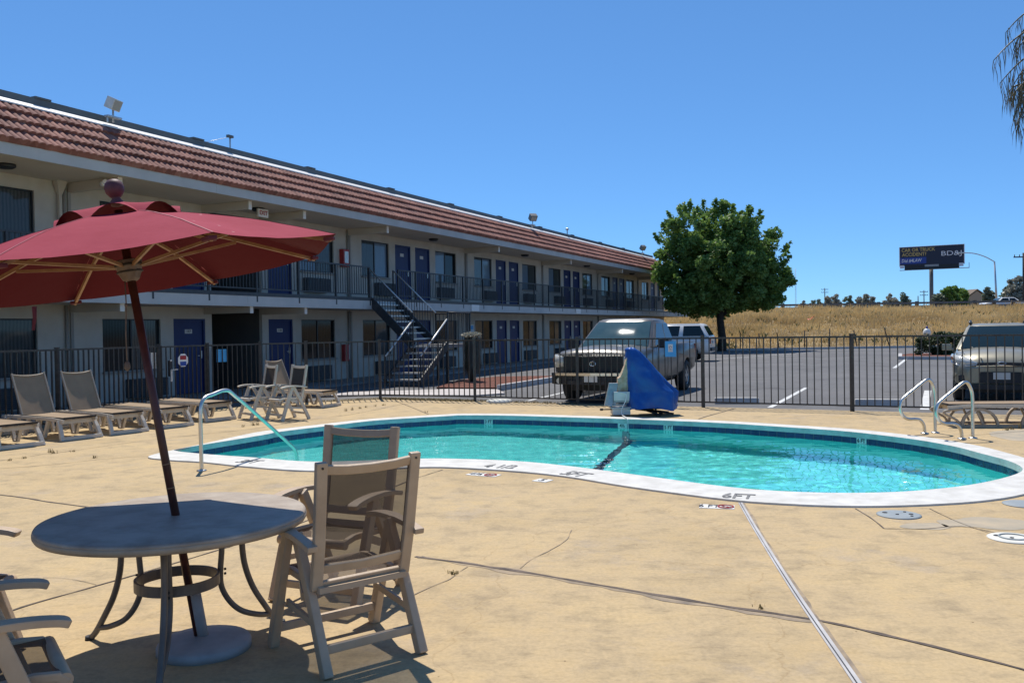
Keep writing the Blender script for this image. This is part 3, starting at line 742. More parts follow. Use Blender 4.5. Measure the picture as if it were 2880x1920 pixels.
# weeds in the joints (uncountable)
mb = MB()
def tuft(p, h, n, spread):
    for _ in range(n):
        a = random.uniform(0, 6.28); l = random.uniform(.4, 1) * h; b = Vector((random.gauss(0, spread), random.gauss(0, spread), 0)) + p
        d = Vector((math.cos(a), math.sin(a), 0)) * l * random.uniform(.2, .7); w = Vector((-d.y, d.x, 0)).normalized() * .004
        m_ = b + d * .4 + Vector((0, 0, l * .7)); mb.add([b - w, b + w, m_ + w * .7, m_ - w * .7, b + d + Vector((0, 0, l))], [(0, 1, 2, 3), (3, 2, 4)])
for px, py, h in ((28, 1295, .05), (67, 1289, .05), (140, 1272, .08), (152, 1275, .07), (205, 1270, .04), (265, 1288, .06), (685, 1200, .06), (713, 1196, .08), (722, 1195, .07), (972, 1156, .09), (990, 1153, .09), (1012, 1149, .06), (1030, 1146, .07), (1055, 1143, .06), (1080, 1140, .06), (1198, 1160, .06), (1272, 1612, .03), (1275, 1615, .025), (2135, 1708, .025), (2870, 1205, .10), (2845, 1208, .08), (2830, 1210, .07)):
    tuft(G(px, py), h, 14, .02)
for i in range(900):
    f = random.random(); a_, b_ = random.choice([(C2, P1), (P1, P2), (P1, P2), (P1, P2)]) if random.random() < .8 else (P2, P3)
    p = a_.lerp(b_, f) + Vector((0, random.gauss(.05, .09), 0)); tuft(p, random.uniform(.02, .07), 5, .04)
tag(mb.build('weeds', 'weed', fix=False), kind='stuff')

# ================================================================== MOTEL BUILDING
mot = scaled(thing('motel_building', 'long two storey motel with red tiled mansard roof and shaded balcony walkway', 'building', BL(0, -16.2), BROT))
def ny_(n): return -(n + 16.2)
S0, S1 = -3.0, 61.5
ZL0, ZL1, ZU0, ZU1 = ZG, 2.36, 2.68, 4.93
open_l, open_u = [], []
wins, doors, acs = [], [], []
def bay(o, lo=True, up=True):
    for (fl, z, lst) in ((0, 0.0, open_l), (1, 2.6, open_u)):
        for i, (a, b) in enumerate(((.75, 2.38), (5.56, 7.2))):
            lst.append((o + a, o + b, .9 + z, 2.07 + z)); wins.append((o + a, o + b, .9 + z, 2.07 + z, fl, i))
        for i, (a, b) in enumerate(((2.77, 3.80), (4.11, 5.15))):
            zb_ = ZG + .005 if fl == 0 else 2.69; lst.append((o + a, o + b, zb_, 2.08 + z)); doors.append((o + a, o + b, zb_, 2.08 + z, fl, i))
        acs.append((o + 1.42, o + 2.42, .28 + z, .68 + z)); acs.append((o + 5.62, o + 6.68, .28 + z, .68 + z))
for o in (-3.2, 4.9, 22.93, 30.93, 38.93, 46.93): bay(o)
for (fl, z, lst) in ((0, 0.0, open_l), (1, 2.6, open_u)):
    for i, (a, b) in enumerate(((13.67, 15.30), (20.55, 22.18), (55.95, 57.5), (59.75, 60.5))):
        lst.append((a, b, .9 + z, 2.07 + z)); wins.append((a, b, .9 + z, 2.07 + z, fl, i + (4 if i == 3 else 0)))
    for i, (a, b) in enumerate(((15.70, 16.74), (19.12, 20.16), (58.05, 59.1))):
        zb_ = ZG + .005 if fl == 0 else 2.69; lst.append((a, b, zb_, 2.08 + z)); doors.append((a, b, zb_, 2.08 + z, fl, i))
    lst.append((16.97, 18.86, ZG if fl == 0 else 2.68, 2.36 if fl == 0 else 4.80))
    acs.append((14.25, 15.3, .28 + z, .68 + z)); acs.append((20.66, 21.75, .28 + z, .68 + z))
mb = MB(); RV = .10
for lst, z0, z1 in ((open_l, ZL0, 2.50), (open_u, 2.6, ZU1)):
    lst.sort(); x = S0
    for (a, b, c, d) in lst:
        mb.quad((x, 0, z0), (a, 0, z0), (a, 0, z1), (x, 0, z1))
        if c > z0 + .02: mb.quad((a, 0, z0), (b, 0, z0), (b, 0, c), (a, 0, c))
        if d < z1 - .01: mb.quad((a, 0, d), (b, 0, d), (b, 0, z1), (a, 0, z1))
        mb.quad((a, 0, c), (a, RV, c), (a, RV, d), (a, 0, d)); mb.quad((b, 0, c), (b, 0, d), (b, RV, d), (b, RV, c))
        mb.quad((a, 0, c), (b, 0, c), (b, RV, c), (a, RV, c)); mb.quad((a, 0, d), (a, RV, d), (b, RV, d), (b, 0, d))
        x = b
    mb.quad((x, 0, z0), (S1, 0, z0), (S1, 0, z1), (x, 0, z1))
mb.quad((S1, 0, 0), (S1, 13, 0), (S1, 13, 5.0), (S1, 0, 5.0)); mb.quad((S0, 0, 0), (S0, 0, 5), (S0, 13, 5), (S0, 13, 0)); mb.quad((S0, 13, 0), (S0, 13, 5), (S1, 13, 5), (S1, 13, 0))
mb.build('wall', 'wall', mot, fix=False)
# corridor through the building
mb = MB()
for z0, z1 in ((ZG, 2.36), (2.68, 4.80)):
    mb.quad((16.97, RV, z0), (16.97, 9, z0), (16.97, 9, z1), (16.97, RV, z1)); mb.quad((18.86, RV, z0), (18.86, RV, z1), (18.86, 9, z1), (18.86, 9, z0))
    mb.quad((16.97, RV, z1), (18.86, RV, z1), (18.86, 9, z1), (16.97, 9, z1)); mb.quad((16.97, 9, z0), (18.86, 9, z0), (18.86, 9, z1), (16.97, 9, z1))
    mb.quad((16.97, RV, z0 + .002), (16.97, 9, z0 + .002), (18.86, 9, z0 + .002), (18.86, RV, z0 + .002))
mb.build('corridor_lining', 'wall_shaded', mot)
# pilaster pipes at bay lines
for s in (4.85, 12.75, 22.87, 30.87, 38.8, 46.9, 54.9):
    for z0, z1 in ((ZG, 2.34), (2.68, 4.9)):
        mb = MB(); mb.cyl((s, -.045, z0), (s, -.045, z1), .035, 8); mb.build('wall_pipe', 'door_trim', mot)
        mb = MB(); mb.bx(s + .10, s + .17, -.04, 0, z0, z1); mb.build('conduit', 'door_trim', mot)
# windows
WD = {}; vr = random.Random(21)
def window(a, b, c, d, fl, i):
    key = (round(b - a, 2), i % 2, fl, vr.choice((0, 0, 1, 2)))
    if i == 7: key = ('small', 0, fl)
    w = b - a; h = d - c
    if key not in WD:
        mb = MB(); l = (i % 2 == 0)
        # two sliding panes: one with closed curtain, one lighter
        mid = w * .5
        mb.quad((0.03, 0, .03), (mid, 0, .03), (mid, 0, h - .03), (.03, 0, h - .03)); g = MB(); g.quad((mid, .015, .03), (w - .03, .015, .03), (w - .03, .015, h - .03), (mid, .015, h - .03))
        m1, m2 = ('glass_curtain', 'glass_light') if l else ('glass_light', 'glass_curtain')
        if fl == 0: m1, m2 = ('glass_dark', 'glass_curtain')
        if len(key) == 4 and key[3] == 1: m2 = 'glass_dark'
        if len(key) == 4 and key[3] == 2: m1, m2 = m2, m1
        if i == 7: m1 = m2 = 'glass_light'  # small end window: pale pane colour stands in for reflected sky
        me1 = mb.build('window', m1, None, fix=False); me2 = g.build('pane', m2, None, fix=False)
        fr = MB(); T = .03
        fr.bx(0, w, -.03, .03, 0, T); fr.bx(0, w, -.03, .03, h - T, h); fr.bx(0, T, -.029, .029, T, h - T); fr.bx(w - T, w, -.029, .029, T, h - T); fr.bx(mid - .02, mid + .02, -.02, .02, T, h - T)
        f = fr.build('frame', 'dark_frame', None)
        sl = MB(); sl.bx(-.03, w + .03, -.13, -.031, -.045, -.002); s_ = sl.build('sill', 'door_trim', None)
        WD[key] = (me1.data, me2.data, f.data, s_.data)
        for o in (me1, me2, f, s_): bpy.data.objects.remove(o)
    d4 = WD[key]
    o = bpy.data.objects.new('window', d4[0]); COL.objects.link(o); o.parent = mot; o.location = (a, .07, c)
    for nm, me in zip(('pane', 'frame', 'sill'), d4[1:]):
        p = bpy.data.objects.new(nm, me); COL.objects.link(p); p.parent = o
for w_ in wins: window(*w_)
# doors
DD = None
for (a, b, c, d, fl, i) in doors:
    if DD is None:
        w = 1.03; h = 1.99
        mb = MB(); mb.bx(.05, w - .05, -.01, .03, .01, h - .05); o = mb.build('door', 'door', None)
        fr = MB(); fr.bx(0, .05, -.05, .04, 0, h); fr.bx(w - .05, w, -.05, .04, 0, h); fr.bx(.05, w - .05, -.05, .04, h - .05, h); f = fr.build('door_frame', 'door', None)
        hd = MB(); hd.bx(w - .15, w - .10, -.035, -.011, .93, 1.13); hd.bar((w - .125, -.05, 1.0), (w - .25, -.05, 1.0), .018, .018); hd.cyl((w - .125, -.011, 1.0), (w - .125, -.055, 1.0), .012, 8); hd = hd.build('handle', 'galv', None)
        pl = MB(); pl.bx(w / 2 - .115, w / 2 + .115, -.018, -.011, 1.60, 1.71); pl = pl.build('number_plate', 'plate', None)
        DD = (o.data, f.data, hd.data, pl.data)
        for q in (o, f, hd, pl): bpy.data.objects.remove(q)
    o = bpy.data.objects.new('door', DD[0]); COL.objects.link(o); o.parent = mot; o.location = (a, .06, c); o.scale = ((b - a) / 1.03, 1, (d - c) / 1.99)
    for nm, me in zip(('door_frame', 'handle', 'number_plate'), DD[1:]):
        p = bpy.data.objects.new(nm, me); COL.objects.link(p); p.parent = o
    if fl == 0 and 15 < a < 20:
        text('117' if a < 18 else '118', .095, 'text_dark', o, basis((1, 0, 0), (0, 0, 1), (0, -1, 0), (1.03 / 2, -.0195, 1.655)), 'room_number', .003)
# air conditioners
AD = None
for (a, b, c, d) in acs:
    if AD is None:
        mb = MB(); mb.bx(0, 1.05, -.22, 0, 0, .42); o = mb.build('air_conditioner', 'ac', None, bevel=.01)
        g = MB()
        for k in range(9): g.bx(.05, 1.0, -.235, -.221, .04 + k * .038, .055 + k * .038)
        g.bx(.05, 1.0, -.24, -.221, .385, .405); g = g.build('grille', 'dark_frame', None)
        AD = (o.data, g.data); bpy.data.objects.remove(o); bpy.data.objects.remove(g)
    o = bpy.data.objects.new('air_conditioner', AD[0]); COL.objects.link(o); o.parent = mot; o.location = (a, 0, c)
    p = bpy.data.objects.new('grille', AD[1]); COL.objects.link(p); p.parent = o
# walkways
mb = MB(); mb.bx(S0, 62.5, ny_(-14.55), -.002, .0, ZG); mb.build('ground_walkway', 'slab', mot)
mb = MB(); mb.bx(S0, 62.5, ny_(-14.58), .0, 2.36, 2.66); mb.build('balcony_floor', 'soffit', mot)
mb = MB(); x = S0
e = ny_(-14.58)
while x < 62.5:
    mb.bx(x, min(x + 4.86, 62.5) - .006, e - .04, e - .002, 2.35, 2.60); x += 4.86
mb.build('balcony_fascia', 'fascia', mot)
mb = MB(); mb.bx(S0, 62.5, e - .05, e + .02, 2.602, 2.69); mb.build('balcony_edge_beam', 'iron', mot)
# white junction boxes on the fascia
for s in (28.42, 39.25):
    mb = MB(); mb.bx(s - .3, s + .3, e - .075, e - .041, 2.37, 2.60); mb.build('junction_box', 'white_metal', mot, bevel=.006)
# soffit, beams
mb = MB(); mb.bx(S0, 62, ny_(-14.42), 0.0, 4.93, 5.10); mb.build('eave_soffit', 'soffit', mot)
mb = MB(); x = S0
e2 = ny_(-14.42)
while x < 62:
    mb.bx(x, min(x + 6.1, 62) - .005, e2 - .045, e2 - .002, 4.90, 5.145); x += 6.1
mb.build('eave_fascia', 'fascia', mot)
for s in (4.85, 12.9, 16.75, 18.85, 22.9, 30.88, 38.82, 46.9, 54.9):
    mb = MB(); mb.bx(s - .05, s + .05, ny_(-14.70), -.002, 4.73, 4.928)
    b_ = mb.build('beam', 'soffit', mot)
    mb = MB(); mb.bx(s - .055, s + .055, ny_(-14.70) - .02, ny_(-14.70) - .002, 4.72, 4.928); mb.build('beam_end', 'white_metal', b_)
for s in (4.85, 12.9, 16.75, 18.85):
    mb = MB(); mb.bx(s - .05, s + .05, ny_(-14.72), -.002, 2.20, 2.358); b_ = mb.build('beam', 'soffit', mot)
    mb = MB(); mb.bx(s - .055, s + .055, ny_(-14.72) - .02, ny_(-14.72) - .002, 2.19, 2.358); mb.build('beam_end', 'white_metal', b_)
# mansard of barrel tiles, real corrugation, four courses
rows = 4; tw = .155; seg = 6
yb, zb, yt, zt = ny_(-14.36), 5.15, ny_(-15.40), 6.10
L_ = math.hypot(yt - yb, zt - zb); uy, uz = (yt - yb) / L_, (zt - zb) / L_; wy, wz = -uz, uy   # up-slope and outward normal
mb = MB(); RE0 = 57.6
for r_ in range(rows):
    t0 = L_ * r_ / rows; t1 = L_ * (r_ + 1) / rows
    end0 = RE0 - 1.55 * (t0 / L_); nt_ = int((RE0 - S0) / tw)
    vs = []; cols = 0
    for c_ in range(nt_ * seg + 1):
        ph = (c_ % seg) / seg; k = c_ // seg
        x = S0 + c_ * tw / seg
        hgt = .036 * abs(math.sin(math.pi * ph)) ** .8 + .006 * noise.noise(Vector((k * 3.3, r_ * 7, 0)))
        jt = .014 * noise.noise(Vector((k * 5.1 + .5, r_ * 3.7, 2)))
        xs_ = min(x, RE0 - 1.55 * t0 / L_); xe_ = min(x, RE0 - 1.55 * t1 / L_)
        low = .072; hi = .008
        for (t, off, xx) in ((t0 - .03 + jt, -.03, xs_), (t0 - .03 + jt, low + hgt, xs_), (t1 + .0, hi + hgt, xe_)):
            vs.append((xx, yb + uy * t + wy * off, zb + uz * t + wz * off))
        cols += 1
    fs = []
    for c_ in range(cols - 1):
        a = c_ * 3; fs += [(a, a + 3, a + 4, a + 1), (a + 1, a + 4, a + 5, a + 2)]
    mb.add(vs, fs)
# hip end and backing
mb.add([(RE0, yb, zb), (RE0 - 1.55, yt, zt), (RE0 - 1.55, 6, zt), (RE0, 6, zb)], [(0, 1, 2, 3)])
mb.add([(S0, yb, zb - .02), (RE0, yb, zb - .02), (RE0 - 1.55, yt, zt - .03), (S0, yt, zt - .03)], [(0, 1, 2, 3)])
roof = mb.build('roof', 'roof', mot, fix=False)
mb = MB(); mb.prism([(S0, yt - .13, 6.07), (S0, yt - .13, 6.095), (S0, yt + .01, 6.19), (S0, yt + .01, 6.12)], (56.0 - S0, 0, 0)); mb.build('ridge_flashing', 'white_metal', roof)
mb = MB(); mb.bx(S0, 56.0, yt + .05, yt + .25, 6.0, 6.335)
for x in (-1, 3.2, 7.5, 11.6, 15.7, 20, 24.2, 28.3, 32.5, 36.8, 41, 45.3, 49.5): mb.bx(x, x + .35, yt + .03, yt + .28, 6.336, 6.372)
mb.build('parapet', 'parapet', roof)
mb = MB(); mb.quad((S0, yt + .2, 6.1), (56, yt + .2, 6.1), (56, 13, 6.1), (S0, 13, 6.1)); mb.bx(56, S1, .05, 13, 4.95, 5.05); mb.build('flat_roof', 'parapet', roof)
# ceiling lights
for s in (10.9, 17.8, 26.9, 34.9, 42.9, 50.9):
    mb = MB(); mb.lathe([(.17, .0), (.17, -.05), (.12, -.08)], 20, (s, ny_(-15.35), 4.928)); l_ = mb.build('ceiling_light', 'dark_frame', mot)
# railings
PS = [S0 + .05 + .001, -1.4] + [13.55 - 1.62 * k for k in range(8, -1, -1)] + [15.17, 16.77, 18.38, 20.0, 21.66]
PS = sorted(x for x in PS if x > S0)
PS2 = [23.25, 24.3, 25.93] + [25.93 + 1.617 * k for k in range(1, 23)]
yr = ny_(-14.6) - .035
for seq in (PS, PS2):
    for s in seq:
        mb = MB(); mb.bx(s - .025, s + .025, yr - .03, yr + .02, 2.46, 3.60); mb.build('railing_post', 'iron', mot)
    mb = MB(); a, b = seq[0], seq[-1]
    mb.bx(a, b, yr - .025, yr + .02, 3.565, 3.605); mb.bx(a, b, yr - .015, yr + .015, 2.77, 2.80)
    x = a + .11
    while x < b:
        mb.bx(x - .008, x + .008, yr - .008, yr + .008, 2.80, 3.566); x += .112
    mb.build('railing', 'iron', mot)
mb = MB(); b = PS2[-1]
mb.bx(b - .02, b + .02, yr, -.2, 3.565, 3.605); mb.bx(b - .015, b + .015, yr, -.2, 2.77, 2.80)
y_ = yr + .11
while y_ < -.2: mb.bx(b - .008, b + .008, y_ - .008, y_ + .008, 2.8, 3.566); y_ += .112
mb.build('railing', 'iron', mot)

# things fixed on or by the building
def onb(name, lab, cat, s, n, z, group=None): return scaled(thing(name, lab, cat, BL(s, n, z), BROT, group))
labs = {13.3: 'square pale floodlight on the roof ridge above the umbrella', 35.7: 'tilted dark floodlight on the ridge halfway along the roof', 53.1: 'smallest floodlight at the far end of the roof ridge by the tree'}
for s, ang in ((13.3, .25), (35.7, -.7), (53.1, -.6)):
    t = onb('floodlight', labs[s], 'floodlight', s, -15.3, 6.2, 'roof floodlights')
    k = 1.0 if s < 20 else 1.15
    mb = MB(); mb.bx(-.18, .18, -.06, .06, .085, .12); mb.cyl((0, 0, .0), (0, 0, .26 * k), .02, 8); mb.bar((-.15, 0, .1), (-.15, 0, -.02), .03); mb.build('bracket', 'galv', t)
    rt = Matrix.Rotation(R(-28 if s < 20 else -45), 3, 'X') @ Matrix.Rotation(ang, 3, 'Z') if False else Matrix.Rotation(ang, 3, 'Z') @ Matrix.Rotation(R(25 if s < 20 else 38), 3, 'X')
    mb = MB(); mb.box(Vector((0, -.02, .38 * k)), (.28 * k, .20 * k, .24 * k), rt); mb.build('housing', 'lamp_glass' if s < 20 else 'parapet', t, bevel=.012)
    mb = MB(); mb.box(Vector((0, -.02, .38 * k)) + rt @ Vector((0, -.106 * k, 0)), (.23 * k, .01, .19 * k), rt); mb.build('lens', 'bulb_glass', t)
t = onb('roof_mast', 'thin roof mast with small box and guy wire above the tiles', 'mast', 17.05, -15.55, 6.2)
mb = MB(); mb.cyl((0, 0, -.1), (0, 0, .42), .018, 8); mb.build('pole', 'galv', t)
mb = MB(); mb.bx(-.09, .09, -.04, .04, .42, .48); mb.build('head', 'parapet', t)
mb = MB(); mb.cyl((0, 0, .44), (-.9, .2, .12), .006, 5); mb.build('guy_wire', 'galv', t)
t = onb('vent_pipe', 'thin vent pipe with cap between the two far floodlights', 'vent pipe', 40.5, -15.5, 6.2)
mb = MB(); mb.cyl((0, 0, -.1), (0, 0, .36), .03, 8); mb.build('pipe', 'galv', t)
mb = MB(); mb.lathe([(.09, .36), (.09, .40), (.02, .46)], 12); mb.build('cap', 'galv', t)
t = onb('exit_sign', 'white EXIT sign hanging under the upper eave by the corridor', 'exit sign', 17.8, -15.2, 4.70)
mb = MB(); mb.bx(-.19, .19, -.03, .03, -.02, .19); mb.build('box', 'white_metal', t, bevel=.01)
mb = MB(); mb.cyl((0, 0, .19), (0, 0, .23), .02, 8); mb.build('hanger', 'dark_frame', t)
text('EXIT', .15, 'red', t, basis((1, 0, 0), (0, 0, 1), (0, -1, 0), (0, -.032, .085)), bold=.004)
t = onb('security_camera', 'small white bullet camera fixed to the beam under the eave', 'security camera', 12.72, -14.95, 4.80)
mb = MB(); mb.lathe([(.05, -.08), (.055, -.02), (.055, .10)], 14, (0, 0, 0)); o = mb.build('body', 'white_metal', t); o.rotation_euler = (R(80), 0, R(-15))
mb = MB(); mb.lathe([(.045, 0), (.03, .012)], 14); o = mb.build('lens', 'bolt', t); o.rotation_euler = (R(80), 0, R(-15)); o.location = (0, -.0, -.0); o.location = Vector((.02, -.095, .02))
t = onb('rain_hopper', 'funnel shaped downpipe head on the upper wall beside the beam', 'downpipe', 12.62, -16.15, 2.7)
mb = MB(); mb.add([(-.13, -.13, 2.24), (.13, -.13, 2.24), (.13, .02, 2.24), (-.13, .02, 2.24), (-.04, -.06, 1.95), (.04, -.06, 1.95), (.04, 0, 1.95), (-.04, 0, 1.95)], [(0, 1, 2, 3), (0, 4, 5, 1), (1, 5, 6, 2), (2, 6, 7, 3), (3, 7, 4, 0)]); mb.build('hopper', 'soffit', t)
mb = MB(); mb.bx(-.035, .035, -.06, -.002, 0, 1.95); mb.build('downpipe', 'soffit', t)
t = onb('fire_extinguisher_cabinet', 'red framed extinguisher cabinet on the upper balcony wall', 'extinguisher cabinet', 22.62, -16.2, 3.72)
mb = MB(); mb.bx(-.15, .15, -.16, -.001, 0, .55); mb.build('cabinet', 'red', t, bevel=.008)
mb = MB(); mb.bx(-.10, .10, -.17, -.161, .12, .48); mb.build('window_pane', 'lamp_glass', t)
t = onb('fire_extinguisher', 'red fire extinguisher box on the lower wall left of the stairs', 'fire extinguisher', 22.6, -16.2, .78)
mb = MB(); mb.bx(-.11, .11, -.13, -.001, 0, .52); mb.build('cabinet', 'red', t, bevel=.008)
mb = MB(); mb.bx(.13, .30, -.06, -.001, .05, .5); mb.build('notice_panel', 'plate', t)
t = onb('wall_sign', 'small blue and white notice beside the lower window right of the stairs', 'sign', 31.35, -16.2, 1.5)
mb = MB(); mb.bx(-.17, .17, -.012, -.001, 0, .4); mb.build('board', 'sign_white', t)
mb = MB(); mb.bx(-.13, .13, -.016, -.0125, .2, .36)
for k in range(3): mb.bx(-.13, .13, -.016, -.0125, .04 + k * .05, .065 + k * .05)
mb.build('symbol', 'sign_blue', t)

# ------------------------------------------------------------------ steel staircase
st = onb('outdoor_staircase', 'steel staircase with open treads and a mid landing', 'staircase', 0, -16.2, 0)
# recentre at its foot
st.location = BL(20.2, -12.55, 0); scaled(st)
def L(s, n, z): return Vector((s - 20.2, -(n + 12.55), z))
LZ = 1.30
lo0, lo1 = 20.2, 21.7; nA, nB = -13.12, -12.0
uA, uB = 21.75, 23.1; n0, n1 = -14.62, -13.15
mb = MB()
for k in range(6):
    s = lo0 + .25 * k + .02; z = .2 + (k + 1) * (LZ - .2) / 6.3
    if k < 6: mb.box(L(s + .12, (nA + nB) / 2, z - .02), (.27, nB - nA - .1, .045))
treads = mb
mb = MB()
for k in range(1, 8):
    f = k / 8.0; n_ = n0 + (n1 - n0) * (f - .06); z = 2.68 + (LZ - 2.68) * f
    treads.box(L((uA + uB) / 2, n_, z - .02), (uB - uA - .08, .24, .045))
treads.build('treads', 'galv', st)
mb = MB()
for n_ in (nA, nB):
    mb.bar(L(lo0 - .02, n_, .30), L(lo1, n_, LZ - .06), .05, .18)
for s in (uA, uB):
    mb.bar(L(s, n0 + .02, 2.60), L(s, n1, LZ - .04), .05, .24)
mb.build('stringers', 'iron', st)
mb = MB(); mb.box(L((lo1 + 23.15) / 2, (n1 + nB) / 2, LZ - .06), (23.15 - lo1, nB - n1, .10)); mb.build('landing', 'slab', st)
for s, n_ in ((lo1 + .05, nB - .03), (23.1, nB - .03), (23.1, n1 + .05), (lo1 + .05, n1 + .05)):
    mb = MB(); mb.box(L(s, n_, LZ / 2 + .05), (.07, .07, LZ - .25)); mb.build('support_post', 'iron', st)
def picket_run(a, b, h0, h1, top_r, m='iron', sp=.12, dz=.08, name='guard_rail'):
    """balusters between two ground-line points"""
    mb = MB(); n = max(2, int((b - a).length / sp))
    for i in range(n + 1):
        p = a.lerp(b, i / n); th = .035 if i in (0, n) else .014
        mb.bar(p + Vector((0, 0, dz if 0 < i < n else -.05)), p + Vector((0, 0, h0 + (h1 - h0) * i / n)), th)
    mb.bar(a + Vector((0, 0, dz)), b + Vector((0, 0, dz)), .03)
    mb.build(name, m, st)
    mb = MB(); mb.tube([a + Vector((0, 0, h0)), b + Vector((0, 0, h1))], top_r, 8); mb.build('handrail', 'galv' if m == 'iron' else 'iron', st)
for n_ in (nA, nB): picket_run(L(lo0 + .02, n_, .26), L(lo1, n_, LZ), .74, .70, .024)
for s in (uA, uB): picket_run(L(s, n0 - .03, 2.68), L(s, n1, LZ + .02), .9, .9, .022)
picket_run(L(uB, n1, LZ), L(uB + .02, nB, LZ), .9, .9, .02, 'dark_frame')
picket_run(L(lo1 + .05, nB, LZ), L(uB, nB, LZ), .9, .9, .02, 'dark_frame')

# ------------------------------------------------------------------ pool fence
def fence_span(t, a, b, h=1.46, sp=.137, pw=.020):
    mb = MB(); d = (b - a); n = max(2, round(d.length / sp))
    o = t.location
    a_ = a - o; b_ = b - o; u = d.normalized(); side = Vector((-u.y, u.x, 0))
    mb.bar(a_ + Vector((0, 0, h - .02)), b_ + Vector((0, 0, h - .02)), .034, .034); mb.bar(a_ + Vector((0, 0, .11)), b_ + Vector((0, 0, .11)), .03, .03)
    rt = Matrix((u, side, Vector((0, 0, 1)))).transposed()
    for i in range(1, n):
        p = a_.lerp(b_, i / n); mb.box(p + Vector((0, 0, (h + .09) / 2)), (pw, pw, h - .13), rt)
    mb.build('picket_panel', 'fence_iron', t)
def fence_post(t, p, h=1.48, w=.065):
    mb = MB(); q = p - t.location; mb.bx(q.x - w / 2, q.x + w / 2, q.y - w / 2, q.y + w / 2, 0, h); mb.bx(q.x - w / 2 - .006, q.x + w / 2 + .006, q.y - w / 2 - .006, q.y + w / 2 + .006, h, h + .02)
    mb.build('post', 'fence_iron', t)
fl_ = thing('pool_fence', 'shaded picket fence running along the motel walkway behind the loungers', 'fence', CG0)
n = 6
pts = [C0.lerp(CG0, i / 9) for i in range(10)]
for i in range(9): fence_span(fl_, pts[i], pts[i + 1], 1.47, .112, .024)
for p in pts: fence_post(fl_, p)
gt = thing('pool_gate', 'picket gate with lever lock and round warning sign', 'gate', CG0)
u = (CG1 - CG0).normalized(); g0 = CG0 + u * .06; g1 = CG1 - u * .06
fence_span(gt, g0 + u * .02, g1 - u * .02, 1.46, .12)
mb = MB()
for p in (g0, g1): q = p - gt.location; mb.bx(q.x - .02, q.x + .02, q.y - .02, q.y + .02, .1, 1.47)
mb.build('gate_frame', 'fence_iron', gt)
gr = math.atan2(u.y, u.x)
lk = MB(); lk.box((0, -.03, .98), (.08, .05, .34)); lk = lk.build('lock_box', 'black_plastic', gt); lk.location = (g0 - CG0) + u * .22; lk.rotation_euler = (0, 0, gr)
hd = MB(); hd.bar((0, -.08, .95), (.16, -.08, .95), .02); hd.cyl((0, -.05, .95), (0, -.08, .95), .014, 8); hd.lathe([(.03, 1.13), (.02, 1.16)], 12, (0, -.05, 0)); hd.bx(-.025, .025, -.07, -.055, .70, .96); hd = hd.build('handle', 'galv', lk)
sg = MB(); sg.lathe([(.15, 0), (.15, .006)], 8, smooth=False); sg = sg.build('warning_sign', 'sign_white', gt); sg.location = (g0 - CG0) + u * .56 + Vector((u.y, -u.x, 0)) * .05 + Vector((0, 0, 1.14)); sg.rotation_euler = (R(90), R(22.5), gr)
for (z0, z1, m_) in ((.015, .10, 'red'), (-.12, -.03, 'bill_blue')):
    q = MB(); q.bx(-.085, .085, -.012, -.008, z0, z1); q = q.build('warning_band', m_, gt); q.location = sg.location; q.rotation_euler = (0, 0, gr)
fr_ = thing('pool_fence', 'dark bronze picket fence between the pool deck and the parking lot', 'fence', P1)
seq = [CG1, C2, P1, P2, P3, P4, P5, P6, P7]
mid = CG1.lerp(C2, .5)
for a, b in zip(seq[:-1], seq[1:]): fence_span(fr_, a, b)
for p in seq: fence_post(fr_, p)
fence_post(fr_, C2.lerp(P1, .37))
def plate(name, lab, cat, px, py, a, b, w, h, m, z, ba=-.03):
    r = ray(px, py); u = (b - a).normalized(); nrm = Vector((u.y, -u.x, 0)); t = a.dot(nrm) / (r[0] * nrm.x + r[1] * nrm.y); p = Vector((r[0] * t, r[1] * t, 0))
    if nrm.y > 0: nrm = -nrm
    t_ = thing(name, lab, cat, p + nrm * (-ba) + Vector((0, 0, z)), math.atan2(u.y, u.x))
    mb = MB(); mb.bx(-w / 2, w / 2, -.003, .003, -h / 2, h / 2); mb.build('board', m, t_)
    return t_
t = plate('fence_sign', 'light blue sign with a small white notice on the fence by the lift', 'sign', 1887, 981, P3, P4, .24, .33, 'sign_blue', 1.22)
mb = MB(); mb.bx(-.05, .05, -.006, -.0035, -.06, .10); mb.build('notice', 'sign_white', t)
mb = MB(); mb.tube([(.028 * math.cos(a * .5), -.008, .03 + .028 * math.sin(a * .5)) for a in range(12)], .005, 5); mb.bar((-.03, -.008, -.03), (.03, -.008, -.03), .012, .004); mb.build('symbol', 'red', t)
plate('fence_sign', 'light blue sign hung behind the shaded pickets right of the gate', 'sign', 626, 988, CG1, C2, .27, .29, 'sign_blue', 1.2, ba=.04)
plate('fence_sign', 'plain white board behind the shaded pickets left of the gate', 'sign', 434, 998, C0, CG0, .26, .34, 'sign_white', 1.16, ba=.04)

